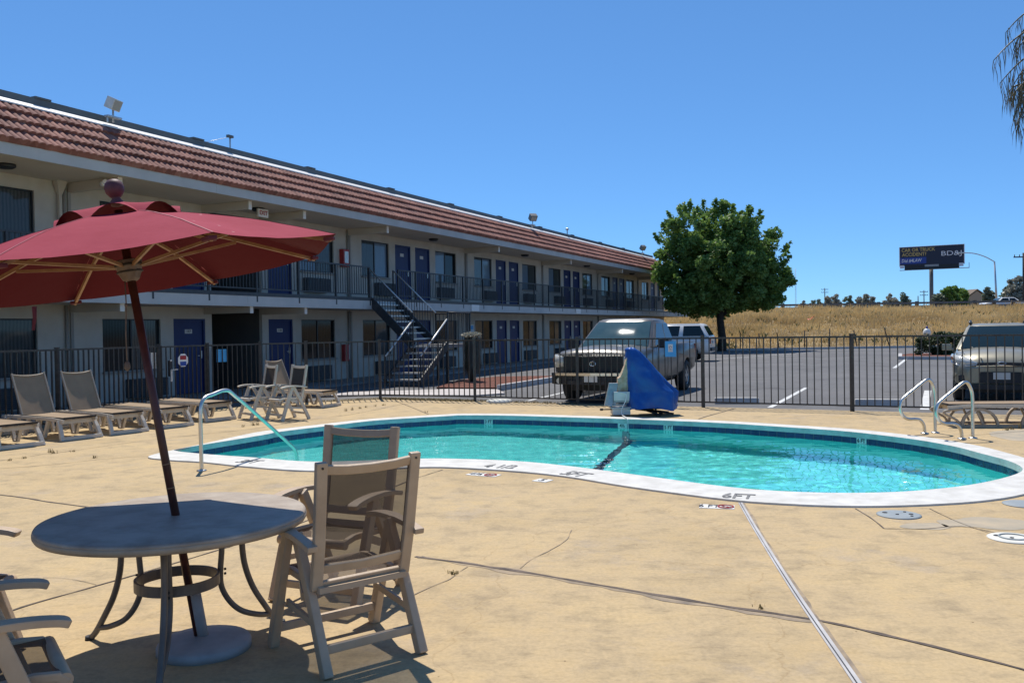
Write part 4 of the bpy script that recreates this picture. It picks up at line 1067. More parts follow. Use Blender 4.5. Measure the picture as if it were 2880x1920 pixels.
# ================================================================== TABLE AND UMBRELLA
TC = Vector((-1.826, 4.68, 0)); TR = .683
tb = thing('patio_table', 'round weathered white patio table with taupe curved legs', 'table', TC, R(4))
mb = MB(); mb.lathe([(.03, .700), (TR - .02, .700), (TR - .004, .706), (TR, .714), (TR - .006, .724), (TR - .02, .728), (.03, .728)], 72); mb.build('table_top', 'table_top', tb)
mb = MB(); mb.lathe([(TR - .03, .672), (TR - .006, .676), (TR + .002, .690), (TR + .002, .706), (TR - .004, .7125), (TR - .03, .699)], 72); mb.build('rim', 'table_rim', tb)
mb = MB(); mb.tube([(.215 * math.cos(a * math.pi / 20), .215 * math.sin(a * math.pi / 20), .375) for a in range(40)], .012, 4, closed=True)
ringv = []
mb = MB(); n = 44
for k in range(n):
    a = 2 * math.pi * k / n; c, s_ = math.cos(a), math.sin(a)
    for r_, z in ((.218, .345), (.218, .40), (.205, .40), (.205, .345)): ringv.append((r_ * c, r_ * s_, z))
mb.add(ringv, [(k * 4 + j, ((k + 1) % n) * 4 + j, ((k + 1) % n) * 4 + (j + 1) % 4, k * 4 + (j + 1) % 4) for k in range(n) for j in range(4)]); mb.build('leg_ring', 'table_metal', tb)
for k in range(3):
    a = R(-82 + 120 * k); c, s_ = math.cos(a), math.sin(a)
    def rz_(r_, z): return Vector((r_ * c, r_ * s_, z))
    mb = MB(); mb.tube(spline([rz_(.225, .68), rz_(.245, .60), rz_(.25, .50), rz_(.24, .38), rz_(.245, .29), rz_(.29, .20), rz_(.36, .13), rz_(.46, .085), rz_(.54, .07)], 5), .016, 10)
    mb.tube(spline([rz_(.405, .68), rz_(.375, .60), rz_(.37, .50), rz_(.385, .38), rz_(.43, .25), rz_(.50, .13), rz_(.56, .04), rz_(.60, .005)], 5), .017, 10)
    lg = mb.build('leg', 'table_metal', tb)
    mb = MB(); mb.lathe([(.026, 0), (.024, .02)], 12, rz_(.60, .0)); mb.build('foot', 'black_plastic', lg)
    mb = MB()
    for z in (.36, .385): mb.cyl(rz_(.262, z), rz_(.272, z), .007, 8)
    mb.build('bolt', 'bolt', lg)

AX = Vector((-.158, -.012, .9874)).normalized(); HOLE = Vector((-1.826, 4.68, .72))
def ax(t): return HOLE + AX * t
gz = ax((.0 - .72) / AX.z)
um = thing('patio_umbrella', 'faded maroon patio umbrella leaning over the round table', 'umbrella', gz)
def w2(v): return v - gz
UC = ax(1.333); UR = 1.136
e1 = AX.cross(Vector((0, 1, 0))).normalized(); e2 = AX.cross(e1)
PH = 2.289
V = [UC + (e1 * math.cos(PH + i * math.pi / 4) + e2 * math.sin(PH + i * math.pi / 4)) * UR for i in range(8)]
APEX = UC + AX * .335
VENT_T = .30
mb = MB()
NR = 10; NS = 8
def canopy_pt(i, u, t):
    """u across panel 0..1, t from apex 0..1; edge sags inward, ribs bow a little"""
    a = APEX.lerp(V[i], t) + AX * (.035 * math.sin(math.pi * t)); b = APEX.lerp(V[(i + 1) % 8], t) + AX * (.035 * math.sin(math.pi * t))
    p = a.lerp(b, u); sag = 4 * u * (1 - u)
    return p - AX * (.020 * sag * t) + (UC - p).normalized() * (.018 * sag * t * t) + AX * .004 * noise.noise(p * 5)
for i in range(8):
    vs = [w2(canopy_pt(i, a / NS, VENT_T * .8 + (1 - VENT_T * .8) * b / NR)) for b in range(NR + 1) for a in range(NS + 1)]
    mb.add(vs, [(b * (NS + 1) + a, b * (NS + 1) + a + 1, (b + 1) * (NS + 1) + a + 1, (b + 1) * (NS + 1) + a) for b in range(NR) for a in range(NS)], True)
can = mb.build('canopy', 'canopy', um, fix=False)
# seams along the hips
mb = MB()
for i in range(8): mb.ribbon([w2(canopy_pt(i, 0, .26 + .74 * b / 8) + AX * .0005) for b in range(9)], .010, .001, e1 * math.cos(PH + i * math.pi / 4 + math.pi / 2) + e2 * math.sin(PH + i * math.pi / 4 + math.pi / 2))
mb.build('seam', 'seam', can)
# vent cap with lifted scalloped edge
mb = MB(); RV_ = .335
for i in range(8):
    def vp(u, t):
        d0 = (V[i] - UC).normalized(); d1 = (V[(i + 1) % 8] - UC).normalized()
        a = APEX + AX * .05 + d0 * RV_ * t - AX * (.335 / UR * RV_ * t * .98); b = APEX + AX * .05 + d1 * RV_ * t - AX * (.335 / UR * RV_ * t * .98)
        p = a.lerp(b, u); sag = 4 * u * (1 - u)
        return p + AX * (.030 * sag * t * t) - AX * (.047 * (1 - sag) * t ** 3)
    vs = [w2(vp(a / 8, b / 6)) for b in range(7) for a in range(9)]
    mb.add(vs, [(b * 9 + a, b * 9 + a + 1, (b + 1) * 9 + a + 1, (b + 1) * 9 + a) for b in range(6) for a in range(8)], True)
mb.build('vent_cap', 'canopy', can, fix=False)
mb = MB(); q = AX.to_track_quat('Z', 'Y').to_matrix().to_4x4()
mb.lathe([(.006, .05), (.030, .055), (.034, .075), (.020, .095), (.030, .103), (.046, .125), (.050, .15), (.044, .175), (.028, .192), (.004, .199)], 24)
f_ = mb.build('finial', 'finial', um); f_.matrix_local = Matrix.Translation(w2(APEX - AX * .03)) @ q
mb = MB(); mb.tube([w2(gz + AX * .02), w2(APEX)], .0215, 14); pl_ = mb.build('pole', 'pole', um)
mb = MB()
for t_ in (.155, .285): mb.cyl(w2(ax(t_)), w2(ax(t_ + .006)), .0222, 14)
mb.build('pole_ring', 'wood', pl_)
SL = 1.275  # slider along the axis above the table
mb = MB(); mb.lathe([(.030, -.055), (.045, -.045), (.062, -.01), (.072, .03), (.074, .055), (.05, .062)], 8, smooth=False); o = mb.build('slider_hub', 'wood_grey', um); o.matrix_local = Matrix.Translation(w2(ax(SL + .065))) @ q
mb = MB(); mb.tube([(.075 * math.cos(a * .5236), .075 * math.sin(a * .5236), .03) for a in range(12)], .006, 6, closed=True); mb.tube([(.064 * math.cos(a * .5236), .064 * math.sin(a * .5236), -.005) for a in range(12)], .005, 6, closed=True)
o2_ = mb.build('binding', 'sling_edge', o)
mb = MB(); mb.lathe([(.05, -.03), (.06, 0), (.03, .03)], 8, smooth=False); o = mb.build('top_hub', 'wood_grey', um); o.matrix_local = Matrix.Translation(w2(APEX - AX * .05)) @ q
for i in range(8):
    mb = MB(); a = w2(APEX - AX * .06); b = w2(V[i] - AX * .028 - (V[i] - UC).normalized() * .03); m_ = a.lerp(b, .5) + AX * .028
    mb.bar(a, m_, .014, .018, AX); mb.bar(m_, b, .014, .018, AX); rb = mb.build('rib', 'wood', um)
    mb = MB(); c = w2(ax(SL + .09)) + (V[i] - UC).normalized() * .06; d = a.lerp(b, .56) + AX * .010
    mb.bar(c, d, .014, .016, AX); mb.build('strut', 'wood', rb)
    mb = MB(); d0 = (V[i] - UC).normalized(); tt = AX.cross(d0).normalized(); P0 = w2(V[i]) - d0 * .012
    mb.add([P0 + tt * .035 - d0 * .05 - AX * .012, P0 - tt * .035 - d0 * .05 - AX * .012, P0 - tt * .022 - AX * .012, P0 + tt * .022 - AX * .012,
            P0 + tt * .035 - d0 * .05 - AX * .032, P0 - tt * .035 - d0 * .05 - AX * .032, P0 - tt * .018 - AX * .030, P0 + tt * .018 - AX * .030], [(0, 1, 2, 3), (4, 7, 6, 5), (0, 4, 5, 1), (1, 5, 6, 2), (2, 6, 7, 3), (3, 7, 4, 0)])
    mb.build('corner_pocket', 'maroon', rb, bevel=.004)
mb = MB(); c0 = w2(ax(SL + .03)) + Vector((-.028, -.01, 0)); P = [c0 + Vector((.0, 0, -.02)), c0 + Vector((.004, 0, -.15)), c0 + Vector((-.002, 0, -.3)), c0 + Vector((.002, 0, -.46))]
mb.tube(P, .0035, 6); mb.lathe([(.003, -.02), (.016, -.005), (.015, .02), (.004, .035)], 10, P[-1] + Vector((0, 0, -.02))); mb.lathe([(.003, -.01), (.010, 0), (.003, .012)], 10, P[1]); mb.build('pull_cord', 'wood_grey', um)
s6 = w2(V[5] + (UC - V[5]) * .0)
mb = MB(); c0 = w2(YD(94, 862, 5.55)) + Vector((0, 0, .0))
mb.ribbon([c0, c0 + Vector((.004, 0, -.07)), c0 + Vector((-.004, 0, -.15))], .018, .002, (1, .3, 0)); mb.ribbon([c0 + Vector((.008, .01, 0)), c0 + Vector((.012, 0, -.06)), c0 + Vector((.006, 0, -.11))], .014, .002, (1, .3, 0)); mb.build('tie_strap', 'maroon', um)
ub = thing('umbrella_base', 'round grey cast umbrella base under the table', 'umbrella base', (gz.x + .02, gz.y, 0))
mb = MB(); mb.lathe([(.245, 0), (.245, .035), (.235, .05), (.16, .062), (.05, .075), (.03, .075)], 40); mb.build('disc', 'base_grey', ub)
mb = MB(); mb.cyl((-.008, 0, .07), (-.045, 0, .30), .030, 16); mb.build('sleeve', 'base_grey', ub)

# ================================================================== FOLDING SLING CHAIRS
def make_chair(lab, group, sling='sling', resin='resin'):
    t = thing('sling_chair', lab, 'chair', (0, 0, 0), 0, group)
    W = .265
    # back frame: two posts and cross bars
    def bp(f, dx=0): return Vector((dx * (.945 + .055 * f), -.125 - .125 * f, .40 + .66 * f))      # f 0..1 up the back
    for sx in (-1, 1):
        mb = MB(); mb.ribbon([bp(0, sx * W), bp(.35, sx * W) + Vector((0, -.012, 0)), bp(.7, sx * W) + Vector((0, -.006, 0)), bp(1, sx * W)], .060, .036, (1, 0, 0)); o = mb.build('back_post', resin, t, bevel=.008)
        mb = MB()
        for f in (.42, .96): p = bp(f, sx * W) + Vector((0, -.010, 0)); mb.cyl(p + Vector((0, 0, 0)), p + Vector((0, -.013, -.004)), .006, 8)
        mb.build('bolt', 'bolt', o)
    mb = MB(); mb.ribbon([bp(.94, -W + .02), bp(.925, -W * .5) + Vector((0, -.010, 0)), bp(.92, 0) + Vector((0, -.014, 0)), bp(.925, W * .5) + Vector((0, -.010, 0)), bp(.94, W - .02)], .05, .022, (0, -.36, .93)); mb.build('top_rail', resin, t, bevel=.006)
    mb = MB(); mb.ribbon([bp(.16, -W + .02), bp(.15, 0) + Vector((0, -.012, 0)), bp(.16, W - .02)], .05, .022, (0, -.36, .93)); mb.ribbon([bp(.03, -W + .02), bp(.03, W - .02)], .045, .022, (0, -.36, .93)); mb.build('lower_rail', resin, t, bevel=.005)
    # back sling
    mb = MB(); nx_, nz_ = 8, 8; vs = []
    for j in range(nz_ + 1):
        f = .15 + .78 * j / nz_
        for i in range(nx_ + 1):
            u = -1 + 2 * i / nx_; vs.append(bp(f, u * (W - .022)) + Vector((0, -.004 + .014 * (u * u) - .014, 0)))
    mb.add(vs, [(j * (nx_ + 1) + i, j * (nx_ + 1) + i + 1, (j + 1) * (nx_ + 1) + i + 1, (j + 1) * (nx_ + 1) + i) for j in range(nz_) for i in range(nx_)], True)
    mb.build('back_sling', sling, t, fix=False)
    # seat rails and sling
    for sx in (-1, 1):
        mb = MB(); mb.ribbon([(sx * .235, -.16, .40), (sx * .235, .05, .415), (sx * .235, .22, .425), (sx * .235, .30, .415), (sx * .235, .335, .385)], .035, .038, (1, 0, 0)); mb.build('seat_rail', resin, t, bevel=.008)
    mb = MB(); mb.cyl((-.25, .325, .40), (.25, .325, .40), .028, 12); mb.build('seat_bar', resin, t)
    mb = MB(); mb.bar((-.25, -.15, .40), (.25, -.15, .40), .035, .03); mb.build('seat_bar', resin, t)
    mb = MB(); vs = []
    for j in range(9):
        y = -.15 + .46 * j / 8
        for i in range(9):
            u = -1 + 2 * i / 8; vs.append((u * .22, y, .415 + .022 * math.sin(math.pi * j / 8) * 0 - .022 * (1 - u * u) + .016 * j / 8))
    mb.add(vs, [(j * 9 + i, j * 9 + i + 1, (j + 1) * 9 + i + 1, (j + 1) * 9 + i) for j in range(8) for i in range(8)], True); mb.build('seat_sling', sling, t, fix=False)
    # arms
    for sx in (-1, 1):
        x = sx * .305
        mb = MB(); mb.ribbon(spline([(x, -.22, .628), (x, -.10, .650), (x, .06, .662), (x, .20, .658), (x, .30, .644), (x + sx * .0, .335, .630)], 3), [.055] * 6 + [.072] * 7 + [.074, .07, .055], .030, (1, 0, 0)); mb.build('armrest', resin, t, bevel=.008)
        mb = MB(); mb.ribbon([(x, .09, .655), (x, .20, .36), (x, .32, .02), (x, .335, 0)], [.045, .045, .05, .05], .062, (1, 0, 0)); mb.build('leg', resin, t, bevel=.008)
        mb = MB(); mb.ribbon([(x - sx * .036, .06, .655), (x - sx * .036, -.12, .33), (x - sx * .036, -.27, .02), (x - sx * .036, -.28, 0)], [.045, .045, .05, .05], .062, (1, 0, 0)); mb.build('leg', resin, t, bevel=.008)
        mb = MB(); mb.bar((x - sx * .03, -.02, .345), (sx * .235, .10, .40), .02, .05); mb.bar((x - sx * .045, -.17, .22), (x - sx * .045, .22, .26), .018, .035); mb.build('link_bar', resin, t)
    mb = MB(); mb.bar((-.30, .285, .11), (.30, .285, .11), .03, .045); mb.build('front_stretcher', resin, t, bevel=.006)
    mb = MB(); mb.bar((-.265, -.215, .12), (.265, -.215, .12), .03, .045); mb.build('rear_stretcher', resin, t, bevel=.006)
    return t
def put(t, x, y, fx, fy): t.location = (x, y, 0); t.rotation_euler = (0, 0, math.atan2(-fx, fy)); return t
grpC = 'folding sling chairs on the deck'
ch1 = make_chair('beige folding chair with brown see-through sling, nearest, with its back to the camera', grpC)
put(ch1, -.885, 4.63, -.6, .8)
for (x, y, fx, fy, lab) in ((-1.13, 5.68, -.40, -.92, 'folding chair facing the table from the pool side, its dark back above the nearest chair'),
                            (-2.12, 3.30, .82, .57, 'folding chair at the near side of the table, only its arm ends in view'),
                            (-3.02, 4.40, 1.0, .05, 'folding chair behind the table edge, only an arm tip in view at the left border')):
    c = dup(ch1); c['label'] = lab; put(c, x, y, fx, fy)
ch5 = make_chair('farther deck folding chair with light frame, right one of the pair by the fence', grpC, 'sling_dark', 'resin_light')
put(ch5, -4.40, 17.1, -.72, -.69)
c = dup(ch5); c['label'] = 'farther deck folding chair with light frame, left one of the pair by the fence'; put(c, -5.05, 17.4, -.78, -.62)

# ================================================================== SUN LOUNGERS
def make_lounger(lab, group, up, arch=False):
    t = thing('sun_lounger', lab, 'sun lounger', (0, 0, 0), 0, group)
    H_ = .34; PV = -.33
    for sx in (-1, 1):
        mb = MB(); mb.ribbon([(sx * .285, .93, H_ - .02), (sx * .285, .6, H_), (sx * .285, PV, H_), (sx * .285, -.95, H_ - .01)], .04, .055, (1, 0, 0)); mb.build('side_rail', 'resin_light', t, bevel=.008)
    mb = MB(); mb.bar((-.29, .80, H_ - .045), (.29, .80, H_ - .045), .05, .07); mb.build('end_bar', 'resin_light', t, bevel=.008)
    mb = MB(); mb.bar((-.29, -.92, H_ - .02), (.29, -.92, H_ - .02), .045, .04); mb.build('end_bar', 'resin_light', t, bevel=.008)
    if not arch:
        for ye, k in ((.80, 1), (-.78, -1)):
            for sx in (-1, 1):
                mb = MB(); mb.ribbon([(sx * .295, ye, H_ - .02), (sx * .315, ye + .09 * k, .18), (sx * .335, ye + .17 * k, .0)], .062, .055, (1, 0, 0)); mb.build('leg', 'resin_light', t, bevel=.008)
            mb = MB(); mb.bar((-.335, ye + .16 * k, .035), (.335, ye + .16 * k, .035), .055, .062); mb.build('foot_bar', 'resin_light', t, bevel=.008)
        for sx in (-1, 1):
            for y0 in (.30, -.30):
                mb = MB(); mb.ribbon([(sx * .27, y0 + .16, H_ - .03), (sx * .27, y0 + .04, .04), (sx * .27, y0 - .04, .04), (sx * .27, y0 - .16, H_ - .03)], .052, .05, (1, 0, 0)); mb.build('brace_leg', 'resin_light', t, bevel=.006)
    else:
        for sx in (-1, 1):
            for y0, r_ in ((.45, .27), (-.45, .27)):
                mb = MB(); P = [(sx * .30, y0 - r_ * math.cos(a * math.pi / 12), .02 + (H_ - .07) * math.sin(a * math.pi / 12)) for a in range(13)]
                mb.ribbon(P, .05, .04, (1, 0, 0)); mb.build('arched_leg', 'resin_brown', t)
                mb = MB(); mb.bar((sx * .30, y0 - .05, .05), (sx * .30, y0 + .04, .25), .03); mb.build('brace_leg', 'resin_brown', t)
            mb = MB(); mb.bar((sx * .30, -.78, .02), (sx * .30, .78, .02), .05, .035); mb.build('base_rail', 'resin_brown', t)
            mb = MB(); mb.tube(spline([(sx * .30, .70, .30), (sx * .30, .95, .27), (sx * .30, .98, .22), (sx * .30, .80, .12), (sx * .30, .74, .03)], 4), .02, 8); mb.build('handle_loop', 'resin_brown', t)
    def sheet(P0, P1, w, nm, sg=.02):
        mb = MB(); vs = []; P0, P1 = Vector(P0), Vector(P1); nrm = Vector((1, 0, 0)).cross(P1 - P0).normalized()
        for j in range(9):
            for i in range(7):
                u = -1 + 2 * i / 6; p = P0.lerp(P1, j / 8); vs.append(p + Vector((u * w, 0, 0)) - nrm * sg * (1 - u * u) * math.sin(math.pi * (.15 + .7 * j / 8)))
        mb.add(vs, [(j * 7 + i, j * 7 + i + 1, (j + 1) * 7 + i + 1, (j + 1) * 7 + i) for j in range(8) for i in range(6)], True)
        o = mb.build(nm, 'lounge_sling', t, fix=False); return o
    seat = sheet((0, PV, H_ + .035), (0, .92, H_ + .03), .27, 'seat_sling')
    for sx in (-1, 1):
        mb = MB(); mb.bar((sx * .275, PV, H_ + .03), (sx * .275, .93, H_ + .025), .022, .022); mb.build('sling_rail', 'sling_edge', seat)
    mb = MB(); mb.bar((-.275, .925, H_ + .025), (.275, .925, H_ + .025), .03, .03); mb.build('sling_rail', 'sling_edge', seat)
    if up:
        a = R(up); d = Vector((0, -math.cos(a), math.sin(a))) * .74
        b0 = Vector((0, PV, H_ + .035)); b1 = b0 + d
        bk = sheet(tuple(b1), tuple(b0), .27, 'back_sling', .02)
        for sx in (-1, 1):
            mb = MB(); mb.bar(b0 + Vector((sx * .278, 0, 0)), b1 + Vector((sx * .278, 0, 0)) + d * .03, .028, .035, (0, math.sin(a), math.cos(a))); mb.build('back_rail', 'resin_brown', bk, bevel=.006)
        mb = MB(); mb.tube(spline([b1 + Vector((-.27, 0, 0)), b1 + Vector((-.14, 0, 0)) - d * .035, b1 - d * .045, b1 + Vector((.14, 0, 0)) - d * .035, b1 + Vector((.27, 0, 0))], 3), .012, 6); mb.build('back_top_bar', 'resin_brown', bk)
    else:
        bk = sheet((0, -.93, H_ + .04), (0, PV, H_ + .035), .27, 'back_sling')
        for sx in (-1, 1):
            mb = MB(); mb.bar((sx * .275, -.95, H_ + .035), (sx * .275, PV, H_ + .03), .022, .022); mb.build('back_rail', 'sling_edge', bk)
    return t
grpL = 'sun loungers in a row along the shaded fence'
def putL(t, px, py, px2, py2, hx=None, dl=.97):
    a = G(px, py); b = G(px2, py2); c = (a + b) / 2
    d = Vector((-.84, .54, 0)).normalized() if hx is None else Vector(hx).normalized()     # towards the head
    o = c + d * dl; t.location = (o.x, o.y, 0); t.rotation_euler = (0, 0, math.atan2(d.x, -d.y))
lr = make_lounger('beige lounger with raised back, the left one of the two raised beside the shaded fence', grpL, 66)
putL(lr, 178, 1240, 283, 1230)
c = dup(lr); c['label'] = 'beige lounger with raised back, the right one of the two raised beside the shaded fence'; putL(c, 320, 1225, 410, 1212)
lf = make_lounger('beige lounger laid flat, just right of the raised pair', grpL, 0)
putL(lf, 455, 1206, 540, 1197)
c = dup(lf); c['label'] = 'beige lounger laid flat, in front of the gate with the warning sign'; putL(c, 583, 1187.5, 660, 1179)
c = dup(lf); c['label'] = 'beige lounger laid flat at the left picture edge'; putL(c, 5, 1266, 115, 1253)
c = dup(lr); c['label'] = 'beige lounger with raised back standing behind the two far folding chairs'; putL(c, 905, 1146, 960, 1142, (-.92, .40, 0))
la = make_lounger('taupe lounger with arched legs behind the ladder rails', 'sun loungers in a row along the shaded fence', 0, True)
la.location = (7.95, 14.15, 0); la.rotation_euler = (0, 0, R(82)); del la['group']

# ================================================================== POOL LIFT
pl0 = Vector((2.35, 16.75, 0))
lift = thing('pool_lift', 'white pool lift half hidden under a draped blue vinyl cover', 'pool lift', pl0)
mb = MB(); mb.bx(-.46, -.12, -.22, .16, .03, .15); mb.build('base_box', 'lift_white', lift, bevel=.012)
mb = MB(); mb.bx(-.50, .02, -.25, .2, .152, .18); mb.bar((-.52, -.2, .2), (-.40, -.05, .62), .10, .02, (0, -1, 0)); mb.bar((-.10, .1, .2), (-.30, .12, .5), .05, .05); mb.bx(-.50, .0, -.02, .02, .19, .23); mb.bx(-.42, -.05, -.15, -.11, .26, .30); mb.build('frame', 'lift_grey', lift, bevel=.006)
mb = MB(); mb.add([(-.60, -.10, .20), (-.40, -.16, .20), (-.34, -.12, .63), (-.50, -.08, .63), (-.60, .0, .20), (-.40, -.06, .20), (-.34, -.02, .63), (-.50, .02, .63)], [(0, 1, 2, 3), (4, 7, 6, 5), (0, 4, 5, 1), (1, 5, 6, 2), (2, 6, 7, 3), (3, 7, 4, 0)]); mb.build('side_shield', 'lift_grey', lift, bevel=.004)
mb = MB(); mb.bx(-.43, -.06, -.20, -.17, .30, .47); mb.build('control_box', 'lift_white', lift, bevel=.01)
mb = MB(); mb.cyl((-.66, -.1, .13), (-.46, -.1, .13), .012, 8); mb.lathe([(.03, 0), (.03, .04)], 12, (-.66, -.1, .11)); mb.build('knob_arm', 'black_plastic', lift)
mb = MB()
P = [(-.35, .42), (-.33, .72), (-.28, .76), (-.24, .86), (-.20, .96), (-.17, 1.08), (-.13, 1.22), (-.08, 1.24), (-.06, .42)]
vs = []
for y in (-.12, -.04, .04, .12):
    for (x, z) in P: vs.append((x + .015 * noise.noise(Vector((x * 9, y * 20, z * 9))), y, z + .02 * noise.noise(Vector((x * 9, y * 20, 3)))))
n = len(P)
mb.add(vs, [(j * n + i, j * n + (i + 1) % n, (j + 1) * n + (i + 1) % n, (j + 1) * n + i) for j in range(3) for i in range(n)] + [tuple(range(n))[::-1], tuple(range(3 * n, 4 * n))]); mb.build('worn_seat_foam', 'tan_foam', lift, bevel=.01)
mb = MB()
for a, b in (((0, 0, .12), (.72, -.12, .03)), ((0, .15, .12), (.68, .2, .03)), ((.2, -.15, .10), (.45, -.25, .02)), ((.38, -.2, .03), (.40, .1, .16)), ((.1, -.2, .14), (.6, .1, .12))): mb.tube([a, b], .018, 8)
mb.lathe([(.05, .0), (.05, .05)], 12, (.40, -.22, 0)); mb.lathe([(.04, .0), (.04, .05)], 12, (.52, .16, 0)); mb.build('chassis', 'black_plastic', lift)
# white hose looping into the pool
mb = MB(); mb.tube(spline([(-.30, -.21, .46), (-.20, -.24, .42), (-.22, -.27, .3), (-.30, -.30, .14), (-.30, -.38, .05), (-.29, -.55, .04), (-.28, -.95, .04), (-.28, -1.03, -.03), (-.28, -1.04, -.3), (-.30, -1.0, -.7)], 5), .009, 8); mb.build('hose', 'sign_white', lift)
# draped cover: loft of closed sections from the bottom hem up to the peak
secs = []
for z, xl, xr, yf, yb in ((.13, -.15, .80, -.34, .30), (.17, -.155, .79, -.34, .30), (.32, -.16, .79, -.33, .29), (.44, -.16, .80, -.30, .27), (.50, -.16, .74, -.29, .26), (.68, -.165, .56, -.26, .24), (.88, -.17, .40, -.23, .22), (1.06, -.175, .24, -.20, .20), (1.20, -.175, .12, -.17, .17), (1.27, -.17, .03, -.14, .14), (1.305, -.13, -.02, -.09, .09)):
    ring = []
    for k in range(28):
        a = 2 * math.pi * k / 28; cx_, cy_ = (xl + xr) / 2, (yf + yb) / 2
        c, s_ = math.cos(a), math.sin(a); ex = .6
        x = cx_ + (xr - xl) / 2 * math.copysign(abs(c) ** ex, c); y = cy_ + (yb - yf) / 2 * math.copysign(abs(s_) ** .8, s_)
        fold = (.050 * math.sin(a * 5 + z * 3.5) + .022 * math.sin(a * 9 - z * 6)) * (1 - z / 1.6) * (0.3 if c < -.5 else 1)
        x += fold * c * .8 + .01 * noise.noise(Vector((x * 6, y * 6, z * 4))); y += fold * s_ + .03 * noise.noise(Vector((x * 4, y * 4, z * 3)))
        zz = z + (.022 * math.sin(a * 3 + 1) + .012 * math.sin(a * 7) if z < .15 else 0)
        ring.append(Vector((x, y, zz)))
    secs.append(ring)
NSEG = 28; fine = []
cols_ = [spline([secs[i][k] for i in range(len(secs))], 4) for k in range(NSEG)]
for j in range(len(cols_[0])):
    ring = spline([cols_[k][j] for k in range(NSEG)], 3, True); out = []
    c_ = sum(ring, Vector()) / len(ring)
    for k, p in enumerate(ring):
        d = (p - c_); d.z = 0; d = d.normalized() if d.length > 1e-5 else d
        a = 2 * math.pi * k / len(ring); w_ = max(0, 1.15 - p.z)
        cr = .016 * w_ * (1 - abs(math.sin(a * 6 + p.z * 5 + 2 * noise.noise(p * 3)))) + .012 * noise.noise(Vector((p.x * 7 + p.z * 5, p.y * 7, p.z * 9)))
        out.append(p + d * cr)
    fine.append(out)
n = len(fine[0])
mb = MB(); mb.add([p for r_ in fine for p in r_], [(i * n + k, i * n + (k + 1) % n, (i + 1) * n + (k + 1) % n, (i + 1) * n + k) for i in range(len(fine) - 1) for k in range(n)] + [tuple((len(fine) - 1) * n + k for k in range(n))], True)
cv = mb.build('cover', 'cover_blue', lift)
mb = MB(); q = [secs[i][25] + (secs[i][25] - Vector((.2, 0, secs[i][25].z))).normalized() * .006 for i in range(1, len(secs) - 1)]
mb.ribbon(q, .012, .006, (1, 0, 0)); mb.build('cover_seam', 'cover_blue', cv)

# ================================================================== SITE AROUND THE LOT
def ground_poly(name, pts, m, z, th=0.0):
    mb = MB(); P = [Vector((p.x, p.y, z)) for p in pts]
    if th: mb.prism([p - Vector((0, 0, th)) for p in P], (0, 0, th))
    else: mb.poly(P)
    return struct(name, mb, m)
ground_poly('path', [G(900, 1109), G(1000, 1104), G(1110, 1101), G(1260, 1096), G(1400, 1097), G(1420, 1108), G(1330, 1114), G(1070, 1112.5), G(930, 1114)], 'concrete', .03, .06)
ground_poly('verge', [C2.lerp(P1, .55) + Vector((0, .0, 0)), P1 + Vector((0, -.02, 0)), P2 + Vector((0, -.02, 0)), P2 + Vector((-.2, .55, 0)), P1 + Vector((0, .55, 0)), C2.lerp(P1, .55) + Vector((0, .5, 0))], 'dirt', .004)
mul = [G(1228, 1093), G(1330, 1095), G(1404, 1094), G(1480, 1082), G(1572, 1068), G(1560, 1060), G(1400, 1062), G(1290, 1072)]
ground_poly('mulch_bed', mul, 'mulch', .05, .08)
def curb(pts, w=.15, h=.13, name='kerb', m='curb'):
    mb = MB(); P = [Vector((p.x, p.y, h / 2 - .01)) for p in pts]
    mb.ribbon(P, w, h, (0, 0, 1)) if False else None
    for a, b in zip(P[:-1], P[1:]): mb.bar(a, b, w, h)
    return struct(name, mb, m)
curb([G(1404, 1097), G(1485, 1084), G(1575, 1069.5)], .15, .16)
curb([G(1575, 1069.5), G(1562, 1060)], .15, .15)
def line(px0, py0, px1, py1, w):
    a, b = G(px0, py0, -.008), G(px1, py1, -.008); t = (b - a).normalized(); s_ = Vector((-t.y, t.x, 0)) * w / 2; mb = MB()
    mb.quad(*[(q.x, q.y, -.004) for q in (a - s_, b - s_, b + s_, a + s_)]); struct('parking_line', mb, 'paint_line')
line(2165, 1146, 2268, 1090, .11); line(2600, 1152, 2610, 1098, .16); line(2515, 1035, 2548, 1010, .13); line(1480, 1128, 1592, 1102, .10)
line(1250, 1117, 1440, 1118, .0); line(2010, 1010, 2290, 990, .1); line(2060, 1008, 2240, 1000, .08)
def stop(px0, px1, py, ry, lab, th=None):
    a, b = G(px0, py), G(px1, ry); L_ = (b - a).length; c = (a + b) / 2
    t = thing('parking_stop', lab, 'parking stop', (c.x, c.y, -.008), math.atan2((b - a).y, (b - a).x), 'concrete parking stops behind the fence')
    mb = MB(); mb.prism([(-L_ / 2, -.09, 0), (-L_ / 2, -.06, .13), (-L_ / 2, .06, .13), (-L_ / 2, .09, 0)], (L_, 0, 0)); o = mb.build('block', 'curb', t, bevel=.01)
    mb = MB(); mb.bx(-L_ / 2 + .02, L_ / 2 - .02, -.055, .055, .1305, .134); mb.build('painted_top', 'coping', o)
stop(2010, 2134, 1134, 1134, 'white topped parking stop between the lift and the middle fence post')
stop(2404, 2534, 1139, 1140, 'white topped parking stop right of the thick fence post, near the ladder rails')
stop(1634, 1712, 1112, 1097, 'white parking stop under the nose of the pickup truck')

